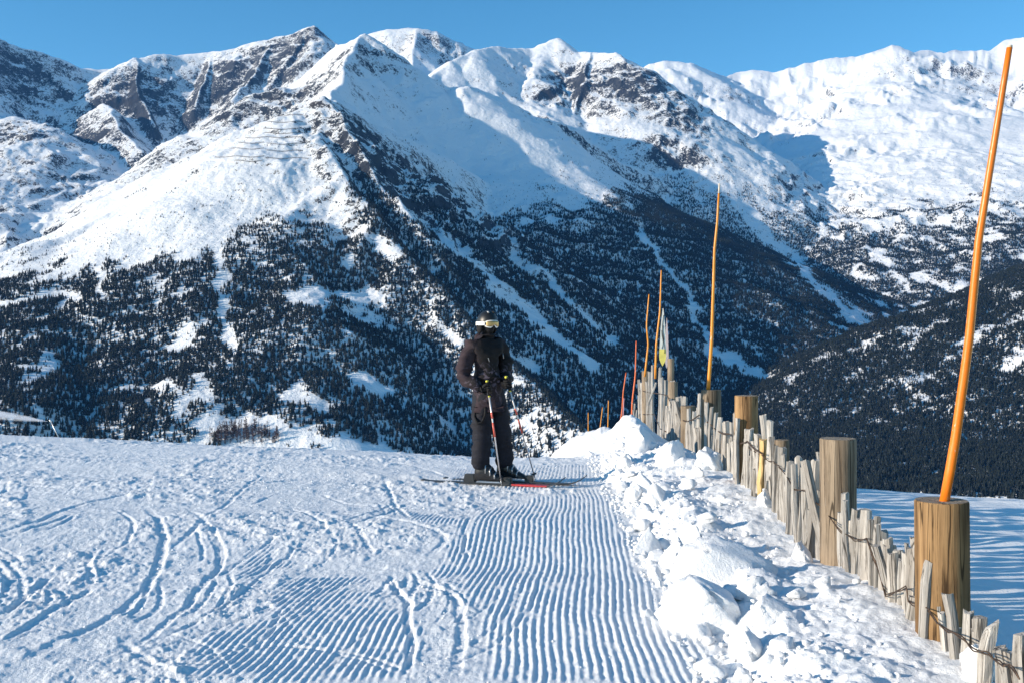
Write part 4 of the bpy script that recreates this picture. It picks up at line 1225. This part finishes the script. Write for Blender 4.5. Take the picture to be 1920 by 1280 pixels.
# shoulder and pocket zips
for pts_ in ([Vector((-.05, 0, 1.36)) + fw * .148 + rt * .10, Vector((-.05, 0, 1.27)) + fw * .172 + rt * .085], [Vector((-.03, 0, 1.0)) + fw * .150 + rt * .13, Vector((-.03, 0, .90)) + fw * .160 + rt * .115], [Vector((-.05, 0, 1.37)) + fw * .13 - rt * .12, Vector((-.05, 0, 1.30)) + fw * .15 - rt * .12]):
    link("pocket_zip", tube_mesh("pocket_zip", pts_, .005, 6, mat=M_SILV), None, jk)
# hanging braces loop at the hip
hp = [Vector((-.155, -.135, .80)), Vector((-.165, -.165, .70)), Vector((-.13, -.20, .635)), Vector((-.085, -.205, .645)), Vector((-.055, -.19, .72)), Vector((-.05, -.18, .80))]
fine = []
for i in range(len(hp) - 1):
    for u in (0, .33, .66): fine.append(hp[i].lerp(hp[i + 1], u))
link("braces_strap", tube_mesh("braces_strap", fine + [hp[-1]], .013, 6, mat=M_BLACK), None, person)

# head in a balaclava, turned towards the camera's right
def ellipsoid(name, c, rx, ry, rz, mat, parent, rot=0.0, seg=28, zcut=None, shape=None):
    bm = bmesh.new(); bmesh.ops.create_uvsphere(bm, u_segments=seg, v_segments=seg // 2 + 4, radius=1)
    for v in bm.verts:
        p = v.co.copy()
        if shape: p = shape(p)
        v.co = Vector((p.x * rx, p.y * ry, p.z * rz))
    for f in bm.faces: f.smooth = True
    if zcut is not None:
        bmesh.ops.bisect_plane(bm, geom=bm.verts[:] + bm.edges[:] + bm.faces[:], plane_co=(0, 0, zcut), plane_no=(0, -.18, -1), clear_outer=True)
    me = bpy.data.meshes.new(name); bm.to_mesh(me); bm.free(); me.materials.append(mat)
    o = link(name, me, None, parent); o.location = c; o.rotation_euler = (0, 0, rot)
    return o
HC = Vector((-.035, -.03, 1.655)); yaw = math.atan2(fw.x, -fw.y)          # local -y is the face
def face_shape(p):
    q = p.copy()
    if q.z < 0: q.x *= 1 + 0.28 * q.z; q.y = q.y * (1 + 0.12 * q.z) - 0.10 * (-q.z)
    if q.y < -.75 and abs(q.x) < .28 and -.45 < q.z < .05: q.y -= 0.16 * (1 - abs(q.x) / .28)       # nose under the cloth
    if q.y < -.6 and abs(q.x) < .4 and -.75 < q.z < -.5: q.y -= 0.05                                  # mouth and chin
    return q
head = ellipsoid("head", HC, .079, .098, .122, M_BLACK, person, yaw, shape=face_shape)
helmet = ellipsoid("helmet", HC + Vector((0, 0, .022)), .104, .122, .125, M_HELM, person, yaw, zcut=-0.004)
rim = [Vector((.105 * math.sin(a), -.123 * math.cos(a), .0 - .022 * math.cos(a))) for a in np.linspace(0, 2 * math.pi, 33)]
link("helmet_rim", tube_mesh("helmet_rim", rim, .0065, 6, mat=M_HELM, caps=False), None, helmet)
for s in (-1, 1):
    ellipsoid("ear_pad", Vector((s * .094, .012, -.055)), .022, .044, .062, M_BLACK, helmet)
for s, z in ((-.035, .085), (.035, .085)):
    link("vent", tube_mesh("vent", [Vector((s, -.075, z + .013)), Vector((s, -.045, z + .031))], .009, 6, mat=M_SILV if s < 0 else M_HELM), None, helmet)
# goggles
gog = empty("goggles", HC + Vector((0, 0, .006))); gog.parent = person; gog.rotation_euler = (0, 0, yaw)
def goggle_pt(u, v, dep):       # u in -1..1 across, v in -1..1 up
    a = u * 1.02
    notch = 0.028 * math.exp(-(u / .20) ** 2) * (v < 0)
    return Vector(((.093 + dep) * math.sin(a), -(.112 + dep) * math.cos(a), .043 * v * (1 - .22 * abs(u) ** 3) + notch * (-v)))
def goggle_sheet(name, dep, su, sv, mat):
    vs, fs = [], []; nu, nv = 28, 10
    for j in range(nv + 1):
        for i in range(nu + 1):
            u, v = (i / nu * 2 - 1), (j / nv * 2 - 1)
            k = math.sqrt(max(0, 1 - (abs(u) ** 5) * .55))
            edge = max(abs(u), abs(v)) ** 8
            vs.append(tuple(goggle_pt(u * su, v * sv * k, dep * (1 - .8 * edge))))
    for j in range(nv):
        for i in range(nu):
            a = j * (nu + 1) + i; fs.append((a, a + 1, a + nu + 2, a + nu + 1))
    me = bpy.data.meshes.new(name); me.from_pydata(vs, [], fs); me.materials.append(mat)
    for p in me.polygons: p.use_smooth = True
    return link(name, me, None, gog)
goggle_sheet("frame", .016, 1.0, 1.0, M_WHITE)
goggle_sheet("lens", .024, .90, .80, M_LENS)
vs, fs = [], []
for k in range(25):
    a = 0.95 + (2 * math.pi - 1.9) * k / 24
    for z in (-.019, .019):
        for d in (.020, .024): vs.append(((.1025 + d - .012) * math.sin(a), -(.1205 + d - .012) * math.cos(a), z + .004))
for k in range(24):
    b = k * 4
    for q in ((0, 1, 5, 4), (1, 3, 7, 5), (3, 2, 6, 7), (2, 0, 4, 6)): fs.append(tuple(b + i for i in q))
me = bpy.data.meshes.new("strap"); me.from_pydata(vs, [], fs); me.materials.append(M_WHITE); link("strap", me, None, gog)

# ski poles and gloves ------------------------------------------------------
def ski_pole(name, grip, tip, label):
    grip, tip = Vector(grip), Vector(tip)
    base = Vector(person.location) + tip * KS
    d = (grip - tip); L = d.length; d.normalize()
    root = empty(name, base); root.scale = (KS,) * 3
    tag(root, label, "ski pole", "ski poles in the skier's hands")
    at_ = lambda s: d * s
    link("shaft", tube_mesh("shaft", [at_(.03), at_(L * .5), at_(L - .13)], .0085, 10, (.72, 1.15), M_SHAFT), None, root)
    for a, b in ((.46, .60), (.64, .70)):
        link("red_band", tube_mesh("red_band", [at_(L * a), at_(L * b)], .0103, 10, mat=M_REDBAND), None, root)
    link("grip", tube_mesh("grip", [at_(L - .15), at_(L - .12), at_(L - .06), at_(L - .015), at_(L)], .0165, 10, mat=M_BLACK), None, root)
    link("grip_top", tube_mesh("grip_top", [at_(L - .010), at_(L + .008)], .017, 10, mat=M_YELLOW), None, root)
    link("collar", tube_mesh("collar", [at_(L - .165), at_(L - .150)], .011, 10, mat=M_YELLOW), None, root)
    st = [at_(L) + Vector((.01, -.012, 0)), at_(L - .03) + Vector((.035, -.045, -.02)), at_(L - .09) + Vector((.04, -.05, -.02)), at_(L - .13) + Vector((.012, -.02, 0))]
    link("wrist_strap", tube_mesh("wrist_strap", st, .0045, 6, mat=M_BLACK), None, root)
    # basket: a small star on a ring
    bm = bmesh.new()
    n = 12; c0 = bm.verts.new((0, 0, .006)); c1 = bm.verts.new((0, 0, -.004))
    ring = [bm.verts.new(((.045 if k % 2 == 0 else .026) * math.cos(2 * math.pi * k / n), (.045 if k % 2 == 0 else .026) * math.sin(2 * math.pi * k / n), 0)) for k in range(n)]
    for k in range(n):
        bm.faces.new((ring[k], ring[(k + 1) % n], c0)); bm.faces.new((ring[(k + 1) % n], ring[k], c1))
    me = bpy.data.meshes.new("basket"); bm.to_mesh(me); bm.free(); me.materials.append(M_HELM)
    o = link("basket", me, None, root); o.location = at_(.065); o.rotation_mode = 'QUATERNION'; o.rotation_quaternion = d.to_track_quat('Z', 'Y')
    link("tip", tube_mesh("tip", [at_(-.03), at_(.04)], .004, 6, (.6, 1.3), M_SILV), None, root)
    return d, L
def glove(grip, tip, wrist, mat, side):
    grip, tip, wrist = Vector(grip), Vector(tip), Vector(wrist)
    d = (grip - tip).normalized()                    # up the pole
    c = grip - d * .075                              # middle of the hand
    w = (wrist - c); w = (w - d * w.dot(d))
    if w.length < .01: w = Vector((0, 1, 0))
    w.normalize(); v = d.cross(w).normalized() * side
    meshes = []
    # palm: from wrist to the knuckles, lying behind the grip
    palm_c = c + w * .040
    P0 = {'w': (tuple(wrist), .050, .046), 'w2': (tuple(wrist.lerp(palm_c, .55)), .042, .040), 'p': (tuple(palm_c), .043, .030), 'k': (tuple(c + w * .022 - v * .030), .036, .022)}
    meshes.append(skin_body("glove", P0, [('w', 'w2'), ('w2', 'p'), ('p', 'k')], 'p', 2))
    for j, ln in enumerate((.92, 1.0, .95, .78)):
        h = .036 - .024 * j
        pts = []
        for a in np.linspace(200, 200 - 250 * ln, 8):
            a = R(a); rad = .030
            pts.append(c + d * h + (w * -math.cos(a) * -1 if False else w * (-math.cos(a)) * -1) * rad * 1.0 + v * math.sin(a) * rad)
        pts = [c + d * h + (w * math.cos(R(a)) - v * math.sin(R(a))) * .030 for a in np.linspace(20, 20 + 250 * ln, 9)]
        meshes.append(tube_mesh("f", pts, .0125, 8, (1.05, .85)))
    th_pts = [palm_c + d * .022 + v * .028, c + w * .012 + v * .036 + d * .040, c - w * .012 + v * .030 + d * .050, c - w * .030 + v * .010 + d * .050]
    meshes.append(tube_mesh("t", th_pts, .0145, 8, (1.1, .85)))
    bm = bmesh.new()
    for m in meshes: bm.from_mesh(m)
    for f in bm.faces: f.smooth = True
    me = bpy.data.meshes.new("glove"); bm.to_mesh(me); bm.free(); me.materials.append(mat)
    link("glove", me, None, person)
g1, t1 = (-.030, -.31, 1.075), (.115, -.22, .012)
g2, t2 = (.165, -.235, 1.115), (.475, .12, .012)
ski_pole("ski_pole", g1, t1, "ski pole planted in front of the skier, red bands on its silver shaft")
ski_pole("ski_pole", g2, t2, "ski pole slanting away to the right of the skier")
glove(g1, t1, rwr, M_BLACK, 1)
glove(g2, t2, lwr, M_BLACK, -1)

# boots and skis --------------------------------------------------------------
toe = Vector((.955, -.295, 0)); tl = Vector((.295, .955, 0))
def boot(c):
    c = Vector(c)
    secs = [(-.135, .045, .052, .10), (-.12, .062, .056, .24), (-.03, .062, .056, .25), (.03, .064, .054, .19), (.09, .060, .052, .115), (.15, .055, .05, .085), (.185, .040, .045, .06)]
    bm = bmesh.new(); rings = []
    for x, hw, wb, h in secs:
        ring = []
        for yy, zz in ((-wb, .035), (-hw, h * .55), (-hw * .8, h * .9), (0, h), (hw * .8, h * .9), (hw, h * .55), (wb, .035)):
            p = c + toe * x + tl * yy + upv * zz; ring.append(bm.verts.new(p))
        rings.append(ring)
    for i in range(len(rings) - 1):
        for k in range(7):
            bm.faces.new((rings[i][k], rings[i][(k + 1) % 7], rings[i + 1][(k + 1) % 7], rings[i + 1][k]))
    bm.faces.new(rings[0][::-1]); bm.faces.new(rings[-1])
    bmesh.ops.recalc_face_normals(bm, faces=bm.faces)
    bmesh.ops.bevel(bm, geom=bm.edges[:], offset=.006, segments=2, affect='EDGES')
    for f in bm.faces: f.smooth = True
    me = bpy.data.meshes.new("boot"); bm.to_mesh(me); bm.free(); me.materials.append(M_BOOT)
    b = link("boot", me, None, person)
    for x, z in ((-.005, .20), (.045, .155), (.095, .105)):
        pts = [c + toe * x + tl * yy + upv * zz for yy, zz in ((-.066, z * .55), (-.060, z * .93), (0, z * 1.12), (.060, z * .93), (.066, z * .55))]
        link("buckle", tube_mesh("buckle", pts, .008, 6, mat=M_SILV), None, b)
    return b
def ski(c, label, mat):
    c = Vector(c)
    root = empty("ski", Vector(person.location) + c * KS); root.scale = (KS,) * 3
    root.rotation_euler = (0, 0, math.atan2(toe.y, toe.x))
    tag(root, label, "ski", "skis under the skier")
    bm = bmesh.new(); rings = []
    n = 26
    for i in range(n):
        u = i / (n - 1); x = -.74 + 1.58 * u
        hw = .036 + .018 * abs(2 * u - 1) ** 1.6
        if u > .93: hw *= math.sqrt(max(.02, 1 - ((u - .93) / .07) ** 2))
        if u < .02: hw *= .8
        z = .004 + .10 * max(0, (u - .86) / .14) ** 2 + .015 * max(0, (.05 - u) / .05)
        tk = .010 + .010 * (1 - abs(2 * u - 1))
        rings.append([bm.verts.new((x, sy * hw, z + sz * tk)) for sy, sz in ((-1, 0), (1, 0), (.94, 1), (-.94, 1))])
    for i in range(n - 1):
        for k in range(4): bm.faces.new((rings[i][k], rings[i][(k + 1) % 4], rings[i + 1][(k + 1) % 4], rings[i + 1][k]))
    bm.faces.new(rings[0][::-1]); bm.faces.new(rings[-1])
    bmesh.ops.recalc_face_normals(bm, faces=bm.faces)
    me = bpy.data.meshes.new("board"); bm.to_mesh(me); bm.free(); me.materials.append(mat)
    link("board", me, None, root)
    if mat is M_SKIRED:
        me.materials.append(M_SKIBLK)
        for p in me.polygons: p.material_index = 0 if .30 < p.center.x < .62 else 1
    def block(nm, x0, x1, hw, z0, z1, m):
        bm = bmesh.new(); bmesh.ops.create_cube(bm, size=1)
        for v in bm.verts:
            top = v.co.z > 0
            v.co = Vector(((x0 + x1) / 2 + v.co.x * (x1 - x0) * (.8 if top else 1), v.co.y * 2 * hw * (.85 if top else 1), z1 if top else z0))
        bmesh.ops.bevel(bm, geom=bm.edges[:], offset=.006, segments=2, affect='EDGES')
        me = bpy.data.meshes.new(nm); bm.to_mesh(me); bm.free(); me.materials.append(m); link(nm, me, None, root)
    block("binding_toe", .17, .27, .036, .018, .085, M_SKIBLK); block("binding_heel", -.26, -.13, .038, .018, .105, M_SKIBLK); block("binding_plate", -.13, .17, .032, .018, .036, M_SILV)
cr_, cl_ = (-.03, -.085, .0), (.20, .065, .0)
boot(Vector(cr_) + Vector((0, 0, .0))); boot(Vector(cl_))
cr_ = (cr_[0], cr_[1], -.014); cl_ = (cl_[0], cl_[1], -.014)
ski(cr_, "red ski under the skier's foot nearer the camera", M_SKIRED)
ski(cl_, "black ski under the skier's foot farther from the camera", M_SKIBLK)
# ================================================================== things on the far slopes
def cast(px, py, skip=0.0):
    """first point of the mountains seen at a pixel"""
    a = math.atan((px - 960) / F)
    c = (a - AZ[0]) / (AZ[1] - AZ[0]); c0 = int(c); b = c - c0
    col = ELEV[:, c0] * (1 - b) + ELEV[:, c0 + 1] * b
    e = (640 - py) / F * math.cos(a)
    k = np.argmax((col >= e) & (RAD > max(560, skip)))
    f = (e - col[k - 1]) / max(col[k] - col[k - 1], 1e-9)
    r = RAD[k - 1] + (RAD[k] - RAD[k - 1]) * min(max(f, 0), 1)
    return Vector((r * math.sin(a), r * math.cos(a), EYE + e * r))
M_STEEL = plain("weathered_barrier_steel", (0.16, 0.14, 0.12), 0.7, 0.2, 0.3, 0.5)
ROWS = [(524, 568, 217), (500, 568, 230), (494, 571, 243), (496, 571, 251), (460, 571, 259), (447, 497, 269), (500, 571, 271), (430, 497, 280), (500, 571, 284), (403, 497, 295), (498, 578, 298), (440, 494, 303)]
ORD = ["topmost", "second", "third", "fourth", "fifth", "left half of the sixth", "right half of the sixth", "left half of the seventh", "right half of the seventh", "left half of the eighth", "right half of the eighth", "lowest short"]
for (x0, x1, y), od in zip(ROWS, ORD):
    pts = [cast(x, y + 1.2 * math.sin(x * .11)) for x in np.arange(x0, x1 + .1, 4.0)]
    root = empty("avalanche_barrier", pts[0])
    tag(root, od + " row of avalanche barriers on the smooth snow face", "barrier", "rows of avalanche barriers")
    for lv in (0.5, 1.05, 1.6):
        link("rail", tube_mesh("rail", [p - pts[0] + Vector((0, 0, lv)) for p in pts], 0.16, 4, mat=M_STEEL), None, root)
    bm = bmesh.new()
    for p in pts[::2]:
        q = p - pts[0]
        m_ = tube_mesh("post", [q - Vector((0, 0, 1)), q + Vector((0, .3, 1.9))], 0.14, 4, mat=M_STEEL); bm.from_mesh(m_); bpy.data.meshes.remove(m_)
    me = bpy.data.meshes.new("posts"); bm.to_mesh(me); bm.free(); me.materials.append(M_STEEL)
    o = link("posts", me, None, root); o["kind"] = "stuff"

# bare larches beside the ski run across the valley
M_LARCH = plain("bare_larch_twigs", (0.085, 0.05, 0.042), 0.9, 0, 0.3, 2.0)
def larch_mesh(seed):
    r = random.Random(seed); bm = bmesh.new()
    def add(pts, rad, tp):
        m_ = tube_mesh("x", pts, rad, 4, tp); bm.from_mesh(m_); bpy.data.meshes.remove(m_)
    add([Vector((0, 0, -.05)), Vector((.01, 0, .5)), Vector((0, .01, 1))], .022, (1, .3))
    for k in range(22):
        z = r.uniform(.12, .95); a = r.uniform(0, 6.28); l = .20 * (1.05 - z) + .03
        d = Vector((math.cos(a), math.sin(a), .45))
        add([Vector((0, 0, z)), Vector((0, 0, z)) + d * l], .020, (1, .5))
    me = bpy.data.meshes.new("larch_tree"); bm.to_mesh(me); bm.free(); me.materials.append(M_LARCH)
    return me
LM = [larch_mesh(k) for k in range(3)]
rr = random.Random(12)
k = 0
while k < 110:
    u = rr.uniform(0, 1); px = 392 + 136 * u; py = rr.uniform(806, 838) - 6 * math.sin(u * 3.1)
    if abs(px - 460) / 72 + abs(py - 822) / 24 > 1.15: continue
    p = cast(px, py)
    o = link("larch_tree", LM[k % 3]); k += 1
    s = rr.uniform(8.5, 12); o.location = p - Vector((0, 0, .2)); o.scale = (s, s, s); o.rotation_euler = (0, 0, rr.uniform(0, 6))
    tag(o, "bare brown larch in the small grove beside the far ski run", "tree", "bare larches in the grove")

# snow lance and its plume
base = Vector(P(121, 842, 150)); top = Vector(P(95, 789, 150))
lance = empty("snow_lance", base)
tag(lance, "thin snow-making lance leaning left at the crest of the piste", "snow lance")
M_ALU = plain("lance_aluminium", (0.55, 0.56, 0.58), 0.35, 0.7, 0.1)
link("mast", tube_mesh("mast", [Vector((0, 0, 0)), (top - base) * .5, top - base], .09, 8, (1.2, .7), M_ALU), None, lance)
link("nozzle_head", tube_mesh("nozzle_head", [top - base - (top - base).normalized() * .25, top - base + (top - base).normalized() * .25], .17, 8, (.8, 1), M_ALU), None, lance)
vs, fs = [], []
n, sd = 16, 14
for i in range(n):
    u = i / (n - 1); c = Vector(P(94 - 200 * u, 791 - 24 * u + 2 * math.sin(u * 5), 150 + 3 * u)); rad = .12 + 2.9 * u ** .8 * (1 if u < .9 else (1 - u) / .1 * .8 + .2)
    for k in range(sd):
        a = 2 * math.pi * k / sd; q = rad * (1 + .18 * math.sin(3 * a + i) + .12 * math.sin(5 * a - 2 * i))
        vs.append((c.x - top.x, c.y - top.y + q * math.cos(a), c.z - top.z + q * .62 * math.sin(a)))
for i in range(n - 1):
    for k in range(sd):
        a, b = i * sd + k, i * sd + (k + 1) % sd
        fs.append((a, b, b + sd, a + sd))
fs.append(tuple(range(sd))); fs.append(tuple(reversed(range((n - 1) * sd, n * sd))))
me = bpy.data.meshes.new("snow_plume"); me.from_pydata(vs, [], fs)
bm = bmesh.new(); bm.from_mesh(me); bmesh.ops.recalc_face_normals(bm, faces=bm.faces); bm.to_mesh(me); bm.free(); me.update()
t = NT("blown_snow_mist"); t.n.remove(t.b)
pv = t.node("ShaderNodeVolumePrincipled"); pv.inputs['Color'].default_value = (.95, .96, 1, 1); pv.inputs['Anisotropy'].default_value = .2
ob = t.node("ShaderNodeSeparateXYZ"); t.link(t.obj(), ob.inputs[0])
Lx = 200 / F * 150
uu = t.math('MAXIMUM', t.math('MULTIPLY', ob.outputs[0], -1 / Lx), 0.002)
rad_ = t.math('MULTIPLY_ADD', t.math('POWER', uu, .8), 2.9, .12)
zc = t.math('MULTIPLY', uu, 24 / F * 150)
dz = t.math('DIVIDE', t.math('SUBTRACT', ob.outputs[2], zc), .62)
dy = t.math('SUBTRACT', ob.outputs[1], t.math('MULTIPLY', uu, 3.0))
rr_ = t.math('DIVIDE', t.math('SQRT', t.math('ADD', t.math('MULTIPLY', dz, dz), t.math('MULTIPLY', dy, dy))), rad_)
soft = t.math('MULTIPLY', t.range(rr_, 1.0, .15), t.range(uu, 1.0, .55))
puff = t.range(t.noise(t.mapping(t.obj(), (.4, .9, .9)), 1.0, 4, .6, .6), .34, .62)
t.link(t.math('MULTIPLY', t.math('MULTIPLY', soft, puff), t.math('DIVIDE', 2.2, t.math('ADD', rad_, .4))), pv.inputs['Density'])
t.link(pv.outputs[0], t.out.inputs['Volume'])
pl = link("snow_plume", me, t.m); pl.location = top
tag(pl, "white plume of artificial snow blowing left from the lance", "snow plume", kind="stuff")

# ================================================================== the air between
lo, hi = -190.0, max(float(TZ.max()) + 30, EYE + 20)
bm = bmesh.new(); bmesh.ops.create_cube(bm, size=1)
for v in bm.verts: v.co = Vector((v.co.x * 10400, v.co.y * 7900 + 3600, (lo + hi) / 2 + v.co.z * (hi - lo)))
me = bpy.data.meshes.new("haze"); bm.to_mesh(me); bm.free()
t = NT("thin_mountain_haze"); t.n.remove(t.b)
pv = t.node("ShaderNodeVolumePrincipled"); pv.inputs['Color'].default_value = (.14, .44, 1.0, 1); pv.inputs['Density'].default_value = 0.00003
t.link(pv.outputs[0], t.out.inputs['Volume'])
hz = link("haze", me, t.m)
tag(hz, "thin bluish mountain air over the valley", "haze", kind="stuff")
SC.cycles.volume_bounces = 3
